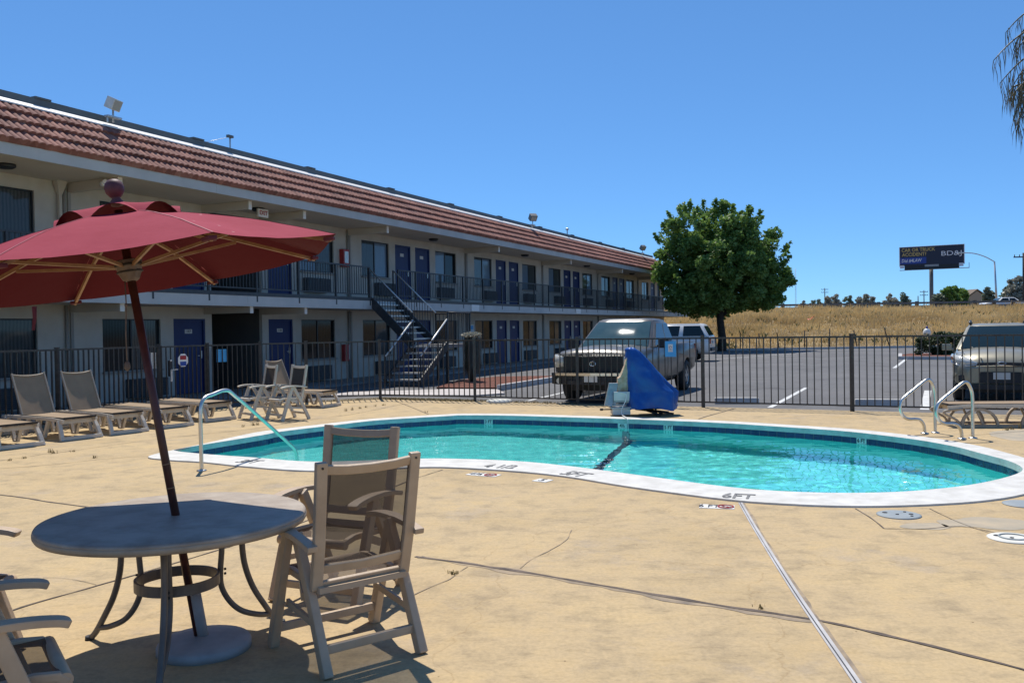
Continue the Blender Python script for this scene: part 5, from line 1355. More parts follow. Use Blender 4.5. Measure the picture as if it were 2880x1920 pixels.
# dry embankment
def emb_z(x, y):
    t = (y - 58.6 - .015 * x) / 30.0
    if t <= 0: return -.02
    s_ = min(1, t); s_ = s_ ** .8
    z = 3.15 * s_ + .5 * s_ * min(1, max(-1, (x - 30) / 40)) * (-.35)
    if t < 1.05: z += .26 * noise.noise(Vector((x * .22, y * .22, 0))) * min(1, t * 4) + (.22 * noise.noise(Vector((x * .7, y * .5, 3))) + .12 * noise.noise(Vector((x * 1.9, y * 1.2, 6)))) * min(1, t * 4)
    return z
mb = MB(); NX, NY = 460, 120; vs = []
for j in range(NY + 1):
    for i in range(NX + 1):
        x = -40 + 190 * i / NX; y = 58.4 + 44 * (j / NY) ** 1.0; vs.append((x, y, emb_z(x, y)))
mb.add(vs, [(j * (NX + 1) + i, j * (NX + 1) + i + 1, (j + 1) * (NX + 1) + i + 1, (j + 1) * (NX + 1) + i) for j in range(NY) for i in range(NX)], True)
struct('embankment', mb, 'drygrass_ground', fix=False)
mb = MB(); mb.bx(-300, 600, 102, 420, 2.9, 3.0); struct('highway_ground', mb, 'drygrass_ground')
mb = MB(); mb.bx(-300, 600, 103, 122, 3.001, 3.01); struct('highway', mb, 'asphalt')
curb([Vector((-6, 58.45, 0)), Vector((80, 58.6, 0))], .2, .14)
mb = MB(); rnd = random.Random(3)
for k in range(52000):
    x = rnd.uniform(4, 75); y = 58.7 + (rnd.random() ** .8) * 32
    if x > y * .66: continue
    z = emb_z(x, y); h = rnd.uniform(.14, .50) * (.5 + 1.1 * max(0, noise.noise(Vector((x * .35, y * .35, 1))) + .5)); a = rnd.uniform(0, 6.28); l_ = rnd.uniform(.1, .5) * h
    dx, dy = math.cos(a) * l_ + .06, math.sin(a) * l_; w = .028 + .012 * rnd.random()
    mb.add([(x - w, y, z - .02), (x + w, y, z - .02), (x + dx, y + dy, z + h)], [(0, 1, 2)])
tag(mb.build('dry_grass', 'grass_dry', fix=False), kind='stuff')
mb = MB()
for k in range(2600):
    x = rnd.uniform(8, 62); y = 58.6 + rnd.random() ** 2 * 28 if rnd.random() < .6 else 60 + rnd.random() * 28
    if noise.noise(Vector((x * .25, y * .3, 8))) < .12: continue
    z = emb_z(x, y)
    for q in range(3):
        h = rnd.uniform(.15, .4); a = rnd.uniform(0, 6.28); mb.add([(x - .05, y, z), (x + .05, y, z), (x + math.cos(a) * h * .6, y + math.sin(a) * h * .6, z + h)], [(0, 1, 2)])
tag(mb.build('green_weeds', 'leaf_bush', fix=False), kind='stuff')

# guard rail along the highway
ga, gb = Vector((-10, 99.5, 0)), Vector((95, 97.0, 0))
gr_ = thing('guard_rail', 'dark steel guard rail along the top of the grassy embankment', 'guard rail', (40, 98, 3.0))
o = gr_.location
def gpt(f): p = ga.lerp(gb, f); return Vector((p.x - o.x, p.y - o.y, 0))
mb = MB()
for z in (.46, .86): mb.bar(gpt(0) + Vector((0, -.08, z)), gpt(1) + Vector((0, -.08, z)), .06, .22)
mb.build('rail', 'guard', gr_)
for i in range(50):
    p = gpt(i / 49.0); mb = MB(); mb.bx(p.x - .17, p.x + .17, p.y - .04, p.y + .2, -.3, 1.05); mb.build('post', 'wood_post', gr_)

# posts in the field, litter, bush island
for px, yb, yt, lean, lab in ((2334, 974, 920, 0, 'thin upright stake left of the two leaning ones at the field edge'), (2412, 974, 925, -.22, 'thin leaning stake at the field edge, left one of the leaning two'), (2503, 974, 920, -.28, 'thin leaning stake at the field edge, right one of the leaning two'),
                              (2082, 972, 925, .02, 'thin stake at the field edge just right of the big tree trunk'), (2135, 972, 927, 0, 'thin stake midway between tree and slanted stake'), (2192, 972, 927, -.14, 'slightly slanted stake below the orange litter'), (2263, 972, 922, 0, 'thin upright stake under the orange litter right side')):
    p = G(px, yb + 5); p = Vector((p.x * 59.2 / p.y, 59.2, 0)); h = (yb - yt) / FPX * 59.2
    t = thing('field_stake', lab, 'stake', p, 0, 'stakes at the foot of the embankment')
    mb = MB(); mb.cyl((0, 0, -.1), (lean * h, 0, h + .05), .035, 6); mb.build('rod', 'wood_post', t)
def on_slope(px, py):
    r = ray(px, py); y = 58.6
    while y < 100:
        t = y / r[1]; z = CAM_H + r[2] * t
        if z < emb_z(r[0] * t, y): break
        y += .1
    return Vector((r[0] * t, y, emb_z(r[0] * t, y)))
p = on_slope(2280, 903)
t = thing('litter_scrap', 'orange red scrap of litter lying on the dry grass slope', 'litter', p)
mb = MB(); mb.add([(-.35, 0, .05), (-.1, -.2, .12), (.25, -.1, .42), (.4, .1, .38), (.05, .25, .2), (-.25, .2, .22)], [(0, 1, 5), (1, 4, 5), (1, 2, 4), (2, 3, 4)]); mb.build('scrap', 'orange', t)
mb = MB(); mb.add([(-.33, 0, .02), (.38, 0, .32), (.38, .1, .31), (-.33, .15, .02)], [(0, 1, 2, 3)]); mb.build('crumpled_edge', 'sign_white', t)
p = on_slope(2607, 944)
t = thing('marker_post', 'pale squat utility marker with dark cap on the slope above the bush', 'marker', p)
mb = MB(); mb.lathe([(.26, -.2), (.27, .25), (.20, .45), (.10, .52)], 14); mb.build('housing', 'sign_white', t)
mb = MB(); mb.lathe([(.07, .52), (.07, .66), (.02, .70)], 12); mb.build('cap', 'bill_blue', t)
isl = [G(2532, 1009), G(2690, 1010), G(2760, 1008), G(2760, 999), G(2560, 999), G(2538, 1002)]
ground_poly('planter_island', isl, 'mulch', .10, .12)
curb([G(2532, 1001), G(2532, 1010), G(2700, 1011), G(2770, 1009)], .16, .15)

# ------------------------------------------------------------------ foliage
def leaves(mb, c, rad, n, size, rnd, shell=.55, flat=1.0, droop=0.0):
    for _ in range(n):
        d = Vector((rnd.gauss(0, 1), rnd.gauss(0, 1), rnd.gauss(0, 1))).normalized(); r_ = rad * (shell + (1 - shell) * rnd.random()) if rnd.random() < .8 else rad * rnd.random()
        p = c + Vector((d.x * r_, d.y * r_, d.z * r_ * flat))
        a = Vector((rnd.gauss(0, 1), rnd.gauss(0, 1), rnd.gauss(0, .7) - droop)).normalized(); b = a.orthogonal().normalized(); b = (b * math.cos(rnd.uniform(0, 6.28)) + a.cross(b) * math.sin(rnd.uniform(0, 6.28)))
        s_ = size * rnd.uniform(.6, 1.3)
        mb.add([p - a * s_ * .5, p + b * s_ * .28, p + a * s_ * .5, p - b * s_ * .28], [(0, 1, 2, 3)])
def make_tree(name, lab, loc, trunk, lobes, n, size, leafm, seed, limbs=7, group=None, cat='tree', nclump=60, crad=1.0, spikes=0):
    """lobes: list of (centre, radii) ellipsoids making the crown"""
    rnd = random.Random(seed); t = thing(name, lab, cat, loc, 0, group)
    mb = MB(); h0, r0 = trunk
    top = Vector((lobes[0][0][0] * .5, 0, h0 + .5))
    mb.tube([(0, 0, -.3), (.02 * h0, .01 * h0, h0 * .3), (-.02 * h0, .02 * h0, h0 * .7), (0, 0, h0)], [r0 * 1.25, r0, r0 * .9, r0 * .8], 10)
    for k in range(limbs):
        lb = lobes[k % len(lobes)]; d = Vector((rnd.uniform(-.7, .7) * lb[1][0], rnd.uniform(-.7, .7) * lb[1][1], rnd.uniform(-.2, .7) * lb[1][2])) + Vector(lb[0])
        b = Vector((0, 0, h0 * rnd.uniform(.75, 1))); m_ = b.lerp(d, .45) + Vector((0, 0, .4)); mb.tube([b, m_, d], [r0 * .5, r0 * .3, r0 * .06], 6)
    mb.build('trunk', 'bark', t)
    mb = MB(); tot = sum(l[1][0] * l[1][1] * l[1][2] for l in lobes)
    for (c, rr) in lobes:
        m_ = max(3, int(nclump * (rr[0] * rr[1] * rr[2] / tot)))
        for _ in range(m_):
            d = Vector((rnd.gauss(0, 1), rnd.gauss(0, 1), rnd.gauss(0, 1))).normalized(); f = rnd.uniform(.35, 1.0) ** .5
            f *= 1 + .28 * noise.noise(d * 1.9 + Vector(c)) + .15 * noise.noise(d * 5); p = Vector(c) + Vector((d.x * rr[0] * f, d.y * rr[1] * f, d.z * rr[2] * f)); q = crad * rnd.uniform(.6, 1.15)
            leaves(mb, p, q, int(n / nclump), size, rnd, .5, .85)
    for _ in range(spikes):
        c, rr = rnd.choice(lobes); a = rnd.uniform(0, 6.28); e = rnd.uniform(.1, 1.4); d = Vector((math.cos(a) * math.cos(e), math.sin(a) * math.cos(e), math.sin(e)))
        p = Vector(c) + Vector((d.x * rr[0], d.y * rr[1], d.z * rr[2])) * 1.0
        for q in range(4): leaves(mb, p + Vector((d.x * .15 * q, d.y * .15 * q, .17 * q - .3)), .30 - .05 * q, int(n / nclump * .10), size, rnd, .2)
    mb.build('crown', leafm, t, fix=False)
    return t
YT = 58.0
make_tree('shade_tree', 'broad dense green tree standing in the lot beside the end of the motel', (13.95, YT, 0), (2.9, .27),
          [((0, 0, 5.2), (4.2, 3.9, 2.6)), ((-.9, 0, 7.5), (3.0, 3.0, 2.3)), ((.9, 0, 7.6), (2.0, 2.2, 1.9)), ((1.6, .2, 6.4), (2.6, 2.6, 2.2)), ((-2.9, 0, 6.6), (1.6, 2.0, 2.0)), ((3.1, 0, 4.4), (1.5, 2, 1.6)), ((-1.5, -.3, 4.0), (2.6, 2.6, 1.3)), ((1.2, -.3, 3.7), (2.8, 2.4, 1.1)), ((0, -.2, 3.5), (3.9, 3.2, 1.15))],
          78000, .25, 'leaf', 5, limbs=14, nclump=340, crad=.66, spikes=120)
bt = make_tree('round_bush', 'dark green rounded bush on the planter island left of the crossover', tuple(G(2650, 1003)), (.3, .05), [((.2, .3, .62), (1.25, .9, .5)), ((1.3, .4, .75), (1.0, .8, .5)), ((-.4, .3, .5), (.7, .6, .4))], 9000, .13, 'leaf_bush', 9, limbs=3, cat='bush', nclump=70, crad=.28)
# scruffy plant in the mulch bed with hanging dead skirt
pb = G(1330, 1076)
pt = thing('skirted_shrub', 'dead skirted shrub with pale green top in the mulch bed', 'shrub', pb)
rnd = random.Random(4); mb = MB(); mb.tube([(0, 0, 0), (.03, 0, .8), (0, 0, 1.45)], [.10, .09, .08], 8); mb.build('trunk', 'bark', pt)
mb = MB()
for _ in range(1500):
    a = rnd.uniform(0, 6.28); r_ = rnd.uniform(.08, .30); z = rnd.uniform(.55, 1.45); p = Vector((math.cos(a) * r_, math.sin(a) * r_, z)); l_ = rnd.uniform(.15, .5)
    w = Vector((-math.sin(a), math.cos(a), 0)) * .012; e = p + Vector((math.cos(a) * .06, math.sin(a) * .06, -l_)); mb.add([p - w, p + w, e], [(0, 1, 2)])
mb.build('dead_skirt', 'palm_dead', pt, fix=False)
mb = MB(); leaves(mb, Vector((0, 0, 1.52)), .34, 900, .10, rnd, .2, .30); mb.build('crown', 'leaf_grey', pt, fix=False)

# ------------------------------------------------------------------ trees and things beyond the highway
far = [(2005, 2060, 862, 200, 'leaf_far'), (2248, 2275, 846, 230, 'leaf_grey'), (2276, 2318, 842, 240, 'leaf_far'), (2320, 2338, 828, 210, 'leaf_grey'), (2338, 2360, 824, 215, 'leaf_grey'), (2368, 2404, 833, 220, 'leaf_far'), (2407, 2422, 826, 215, 'leaf_grey'), (2424, 2446, 824, 210, 'leaf_grey'), (2444, 2462, 834, 215, 'leaf_grey'),
       (2487, 2530, 828, 170, 'leaf_grey'), (2525, 2556, 826, 172, 'leaf_far'), (2630, 2662, 825, 140, 'leaf_far'), (2646, 2700, 804, 140, 'leaf'), (2690, 2720, 817, 142, 'leaf'), (2768, 2792, 808, 145, 'leaf_far'), (2822, 2862, 800, 120, 'leaf_far'), (2835, 2885, 775, 118, 'leaf_grey'), (2890, 2990, 770, 118, 'leaf_grey')]
fl = ['leftmost far tree, just right of the big shade tree', 'pale low tree left of the first utility pole', 'green low tree beneath the first utility pole', 'pale upright tree touching the first utility pole', 'taller pale tree right of the first utility pole', 'low round green tree between two pale clumps', 'first of three pale brownish trees in a clump', 'tallest of three pale brownish trees in a clump', 'last of three pale brownish trees in a clump',
      'feathery pale tree left of the billboard pole', 'green feathery tree left of the billboard pole', 'small tree right of the billboard pole', 'large dense dark green tree right of the billboard pole', 'dark green tree against the gable of the far house', 'narrow green tree behind the street lamp', 'low green tree left of the tall utility pole', 'tall greyish tree behind the tall utility pole', 'grey tree cut by the right border']
for i, ((x0, x1, yt_, Y, m_), lb) in enumerate(zip(far, fl)):
    a = YD(x0, yt_, Y); b = YD(x1, yt_, Y); c = (a + b) / 2; w = (b.x - a.x) / 2; h = c.z - 3.0
    make_tree('distant_tree', lb, (c.x, Y, 3.0), (h * .35, .18), [((0, 0, h * .58), (w * .92, w * .9, h * .42)), ((w * .3, 0, h * .42), (w * .7, w * .7, h * .36)), ((-w * .35, 0, h * .4), (w * .6, w * .6, h * .32))], 3000, .5, m_, 20 + i, limbs=5, group='trees beyond the highway', nclump=44, crad=max(.6, w * .36))
def upole(px, yt_, Y, lab, arms=2, r_=.14, z0=3.0):
    p = YD(px, yt_, Y); h = p.z - z0; t = thing('utility_pole', lab, 'utility pole', (p.x, Y, z0))
    mb = MB(); mb.cyl((0, 0, -.2), (0, 0, h), r_, 8, r_ * .7); mb.build('pole', 'wood_post', t)
    for k in range(arms):
        mb = MB(); mb.bar((-1.2, 0, h - .5 - k * 1.0), (1.2, 0, h - .5 - k * 1.0), .12, .14)
        for x in (-1.1, -.5, .5, 1.1): mb.cyl((x, 0, h - .43 - k), (x, 0, h - .2 - k), .05, 6)
        mb.build('crossarm', 'wood_post', t)
upole(2319.5, 810, 300, 'distant utility pole with crossarms, farthest left', 2, .2)
upole(2598.5, 816, 260, 'distant utility pole with crossarms close left of the billboard pole', 2, .18)
upole(2582, 832, 230, 'short bare utility pole left of the billboard pole', 0, .16)
upole(2879, 711, 105, 'thick dark utility pole at the right picture edge', 1, .19)
p = YD(2237, 755, 900)
t = thing('radio_mast', 'very thin distant lattice radio mast right of the big tree', 'radio mast', (p.x, 900, 0)); h = p.z
mb = MB()
for a in (0, 2.09, 4.19): mb.cyl((.9 * math.cos(a), .9 * math.sin(a), 0), (.5 * math.cos(a), .5 * math.sin(a), h), .09, 5)
for k in range(26): z = h * k / 26; mb.bar((-.7, 0, z), (.7, 0, z + h / 26), .08)
mb.build('lattice', 'galv', t)
# billboard
a = YD(2529.5, 742, 188); b = YD(2711, 733, 182); zt_ = CAM_H + 210.5 * 188 / FPX; c = (a + b) / 2; W_ = math.hypot(b.x - a.x, b.y - a.y); H_ = 4.0; zb_ = zt_ - H_
pp = YD(2619, 750, 187.5)
t = thing('billboard', 'dark navy roadside billboard on a single pole reading CAR OR TRUCK ACCIDENT?', 'billboard', (pp.x, 187.5, 3.0), math.atan2(b.y - a.y, b.x - a.x))
bu = Vector((b.x - a.x, b.y - a.y, 0)).normalized(); cx_ = Vector((c.x - pp.x, c.y - 187.5, 0)).dot(bu); cy_ = -1.6
mb = MB(); mb.cyl((0, 0, -.5), (0, 0, zb_ - 3.0 + .6), .40, 16); mb.build('pole', 'parapet', t)
zc_ = (zt_ + zb_) / 2 - 3.0
mb = MB(); mb.bx(cx_ - W_ / 2, cx_ + W_ / 2, cy_, cy_ + .35, zc_ - H_ / 2, zc_ + H_ / 2); bd = mb.build('face_panel', 'bill_navy', t)
mb = MB(); mb.bx(cx_ - W_ / 2 - .12, cx_ - W_ / 2 - .002, cy_ - .03, cy_ + .38, zc_ - H_ / 2 - .1, zc_ + H_ / 2 + .1); mb.bx(cx_ + W_ / 2 + .002, cx_ + W_ / 2 + .12, cy_ - .03, cy_ + .38, zc_ - H_ / 2 - .1, zc_ + H_ / 2 + .1); mb.bx(cx_ - W_ / 2, cx_ + W_ / 2, cy_ - .03, cy_ + .38, zc_ + H_ / 2 + .002, zc_ + H_ / 2 + .1); mb.build('border', 'bill_white', bd)
mb = MB(); mb.bx(cx_ - W_ / 2 + .9, cx_ + W_ / 2 - .9, cy_ + .02, cy_ + .25, zc_ - H_ / 2 - .85, zc_ - H_ / 2 - .005); mb.build('apron', 'black_plastic', t)
mb = MB(); mb.bx(cx_ - W_ / 2, cx_ + W_ / 2 + 1.0, cy_ - 1.0, cy_ + .2, zc_ - H_ / 2 - .98, zc_ - H_ / 2 - .9); mb.bx(cx_ + W_ / 2 + .9, cx_ + W_ / 2 + 1.0, cy_ - 1, cy_ - .9, zc_ - H_ / 2 - .9, zc_ - H_ / 2 + .1); mb.build('catwalk', 'parapet', t)
for x in (cx_ - W_ / 2 + .45, cx_ + W_ / 2 - .5):
    mb = MB(); mb.bx(x - .45, x + .40, cy_ - .04, cy_ - .003, zc_ - H_ / 2 - .55, zc_ - H_ / 2 + .15); mb.build('panel_tab', 'bill_white', t)
mb = MB(); mb.bx(cx_ - 1.3, cx_ + 1.4, cy_ - .02, cy_ + .0, zc_ - H_ / 2 - .35, zc_ - H_ / 2 + .1); mb.build('owner_plate', 'base_grey', t)
def fit_text(txt, m_, x0, x1, z0, z1, bold=.03, shear=0):
    """lettering fitted to a box on the billboard face (fractions of width and height, from top left)"""
    o = text(txt, 1.0, m_, bd, Matrix.Identity(4), bold=bold, shear=shear)
    xs_ = [v.co.x for v in o.data.vertices]; ys_ = [v.co.y for v in o.data.vertices]
    w0, w1, h0, h1 = min(xs_), max(xs_), min(ys_), max(ys_); W0 = (x1 - x0) * W_ / (w1 - w0); H0 = (z1 - z0) * H_ / (h1 - h0)
    for v in o.data.vertices: v.co = ((v.co.x - w0) * W0, (v.co.y - h0) * H0, v.co.z)
    o.matrix_local = basis((1, 0, 0), (0, 0, 1), (0, -1, 0), (cx_ - W_ / 2 + x0 * W_, cy_ - .015, zc_ + H_ / 2 - z1 * H_)); return o
fit_text('CAR OR TRUCK', 'bill_gold', .03, .56, .06, .25, .02); fit_text('ACCIDENT?', 'bill_gold', .035, .42, .30, .49, .02)
mb = MB(); mb.bx(cx_ - W_ / 2 + .05, cx_ - W_ / 2 + .42 * W_, cy_ - .006, cy_ - .001, zc_ - .40 * H_, zc_ - .06 * H_); mb.build('blue_band', 'bill_blue', bd)
fit_text('Dial #4LAW', 'bill_white', .03, .35, .63, .83, .01, .15); fit_text('BD&J', 'bill_white', .655, .965, .30, .62, .0)
# street lamp in front of the billboard
p = YD(2797, 736, 128); q = YD(2708, 711, 128)
t = thing('street_lamp', 'grey highway street lamp with long curved arm reaching to the billboard', 'street lamp', (p.x, 128, 3.0)); h = p.z - 3.0
mb = MB(); mb.cyl((0.35, 0, -.3), (0, 0, h), .17, 10, .11); mb.build('pole', 'galv', t)
mb = MB(); e = q - p; mb.tube(spline([(0, 0, h), (e.x * .35, 0, e.z * .62), (e.x * .7, 0, e.z * .95)] if False else [Vector((0, 0, h)), Vector((e.x * .3, 0, h + e.z * .55)), Vector((e.x * .65, 0, h + e.z * .92)), Vector((e.x, 0, h + e.z))], 5), .07, 8); mb.build('arm', 'galv', t)
mb = MB(); mb.box(Vector((e.x - .35, 0, h + e.z)), (.8, .3, .16)); mb.build('lamp_head', 'galv', t, bevel=.04)
# house
a = YD(2714, 838, 165); b = YD(2776, 838, 165); p = YD(2748, 815, 165)
t = thing('distant_house', 'tan house gable rising behind the dark green tree', 'house', ((a.x + b.x) / 2, 165, 3.0)); w = (b.x - a.x) / 2; h = p.z - 3.0
mb = MB(); mb.bx(-w * 1.0, w * 1.3, .2, 8, 0, h * .62); mb.prism([(-w * .9, .2, h * .62), (w * 1.2, .2, h * .62), (w * .15, .2, h * .97)], (0, 7.8, 0)); mb.build('wall', 'house_wall', t)
mb = MB(); mb.prism([(-w * 1.15, 0, h * .58), (w * .15, 0, h), (w * .15, 0, h + .18), (-w * 1.15, 0, h * .58 + .2)], (0, 8.4, 0)); mb.prism([(w * .15, 0, h), (w * 1.5, 0, h * .58), (w * 1.5, 0, h * .58 + .2), (w * .15, 0, h + .18)], (0, 8.4, 0)); mb.build('roof', 'house_roof', t)

# palm with hanging fronds just outside the right edge
pm = thing('palm_tree', 'hanging dry palm fronds dropping in at the upper right corner', 'palm tree', (10.6, 15.2, 0))
mb = MB(); mb.tube([(0, 0, -.1), (.05, 0, 2), (0, 0, 4.5), (-.05, 0, 7.0)], [.30, .24, .22, .24], 14); mb.build('trunk', 'bark', pm)
rnd = random.Random(12)
def frond(base, tip, sag, seed, wl=.35):
    rnd = random.Random(seed); base = Vector(base); tip = Vector(tip); mb = MB(); N = 14; P = []
    for i in range(N + 1):
        f = i / N; p = base.lerp(tip, f) + Vector((0, 0, sag * math.sin(math.pi * f * .8))); P.append(p)
    mb.tube(P, [.022 * (1 - .85 * i / N) + .004 for i in range(N + 1)], 5)
    for i in range(2, N + 1):
        for k in range(3):
            p = P[i] + Vector((rnd.gauss(0, .02), rnd.gauss(0, .02), 0)); a = rnd.uniform(0, 6.28); l_ = wl * rnd.uniform(.5, 1.3)
            d = Vector((math.cos(a) * .22, math.sin(a) * .22, -1)).normalized() * l_; w = Vector((-math.sin(a), math.cos(a), 0)) * .007; m_ = p + d * .5 + Vector((math.cos(a), math.sin(a), 0)) * .03
            mb.add([p - w * .6, p + w * .6, m_ + w, m_ - w, p + d], [(0, 1, 2, 3), (3, 2, 4)])
    mb.build('frond', 'palm_dead', pm, fix=False)
def pw(px, py, Y=15.2): q = YD(px, py, Y); return q - Vector((10.6, 15.2, 0))
for i, (b, t_, sg_) in enumerate((((2960, 60), (2795, 190), .2), ((2960, 120), (2812, 250), .15), ((2950, 150), (2850, 260), .2), ((2960, 200), (2862, 320), .25), ((2930, 200), (2838, 290), .1), ((2900, 180), (2852, 345), .1), ((2890, 240), (2835, 270), .1), ((2960, 340), (2878, 385), .2), ((2890, 280), (2858, 360), .05), ((2950, 180), (2870, 230), .2), ((3000, 80), (2860, 170), .3), ((2940, 100), (2880, 260), .2), ((2920, 60), (2850, 160), .2), ((3000, 0), (2900, 90), .3), ((2990, 20), (2830, 120), .3))):
    frond(pw(*b, 15.2 + random.uniform(-.4, .4)), pw(*t_, 15.2 + random.uniform(-.4, .4)), sg_, 40 + i, .42)
for i in range(26):
    a = i * 2.4; r_ = 2.0 + .6 * math.sin(i * 1.7)
    tip = Vector((math.cos(a) * r_, math.sin(a) * r_, 6.4 - .8 * (i % 3)))
    q = Vector((10.6, 15.2, 0)) + tip
    if q.x / q.y * FPX + 1440 < 2990: continue
    frond((0, 0, 7.0), tip, .9, 80 + i, .5)

# ================================================================== VEHICLES
def boolean_cut(o, cutters):
    for c in cutters:
        md = o.modifiers.new('cut', 'BOOLEAN'); md.operation = 'DIFFERENCE'; md.object = c; md.solver = 'EXACT'
    dg = bpy.context.evaluated_depsgraph_get(); dg.update()
    me = bpy.data.meshes.new_from_object(o.evaluated_get(dg)); o.modifiers.clear(); o.data = me
    for c in cutters: bpy.data.objects.remove(c)
def wheel(t, x, y, r, w, side):
    o = bpy.data.objects.new('wheel', None); 
    mb = MB(); n = 28; prof = [(r * .62, -w / 2), (r * .90, -w / 2), (r, -w * .36), (r, w * .36), (r * .90, w / 2), (r * .62, w / 2)]
    vs = [(p[0] * math.cos(2 * math.pi * k / n), p[1], p[0] * math.sin(2 * math.pi * k / n)) for p in prof for k in range(n)]
    mb.add(vs, [(i * n + k, i * n + (k + 1) % n, ((i + 1) % 6) * n + (k + 1) % n, ((i + 1) % 6) * n + k) for i in range(6) for k in range(n)], True)
    wh = mb.build('wheel', 'tire', t); wh.location = (x, y, r)
    mb = MB(); s_ = side * w * .34
    for k in range(6):
        a = k * math.pi / 3; mb.bar((0, s_, 0), (r * .60 * math.cos(a), s_ * 1.06, r * .60 * math.sin(a)), .075, .03, (0, 1, 0))
    mb.cyl((0, s_ * .9, 0), (0, s_ * 1.2, 0), r * .16, 12); mb.tube([(r * .60 * math.cos(k * math.pi / 12), s_, r * .60 * math.sin(k * math.pi / 12)) for k in range(24)], .028, 6, closed=True); mb.build('rim', 'rim', wh)
    mb = MB(); mb.cyl((0, s_ * .25, 0), (0, s_ * .3, 0), r * .6, 20); mb.build('brake_disc', 'black_plastic', wh)
    return wh
def loft_body(st):
    """stations (x, halfwidth, zbottom, zbelt, crown, tumble)"""
    mb = MB(); rings = []
    for (x, w, zb, zt, cr, tu) in st:
        half = [(w * .88, zb), (w * .975, zb + .10), (w, zb + (zt - zb) * .45), (w * .992, zb + (zt - zb) * .72), (w * tu, zt - .035), (w * (tu - .06), zt), (w * .5, zt + cr * .8), (0, zt + cr)]
        ring = [Vector((x, y, z)) for (y, z) in half] + [Vector((x, -y, z)) for (y, z) in half[-2::-1]]
        rings.append(ring)
    n = len(rings[0]); vs = [p for r_ in rings for p in r_]
    fs = [(i * n + k, i * n + (k + 1) % n, (i + 1) * n + (k + 1) % n, (i + 1) * n + k) for i in range(len(rings) - 1) for k in range(n)]
    mb.add(vs, fs, True); o = 0
    mb.f.append(tuple(range(n))); mb.sm.append(False); mb.f.append(tuple((len(rings) - 1) * n + k for k in range(n))[::-1]); mb.sm.append(False)
    return mb
def lerp4(Q, u, v): return (Q[0].lerp(Q[1], u)).lerp(Q[3].lerp(Q[2], u), v)
def patch(Q, u0, u1, v0, v1, off, th=.004, bulge=0.0, nu=6, nv=3):
    """glass pane lying on the quad Q (4 corners), slightly proud"""
    Q = [Vector(q) for q in Q]; nrm = (Q[1] - Q[0]).cross(Q[3] - Q[0]).normalized(); mb = MB(); vs = []
    for j in range(nv + 1):
        for i in range(nu + 1):
            u, v = u0 + (u1 - u0) * i / nu, v0 + (v1 - v0) * j / nv
            vs.append(lerp4(Q, u, v) + nrm * (off + bulge * (1 - (2 * i / nu - 1) ** 2)))
    m_ = nu + 1; mb.add(vs, [(j * m_ + i, j * m_ + i + 1, (j + 1) * m_ + i + 1, (j + 1) * m_ + i) for j in range(nv) for i in range(nu)], True)
    return mb
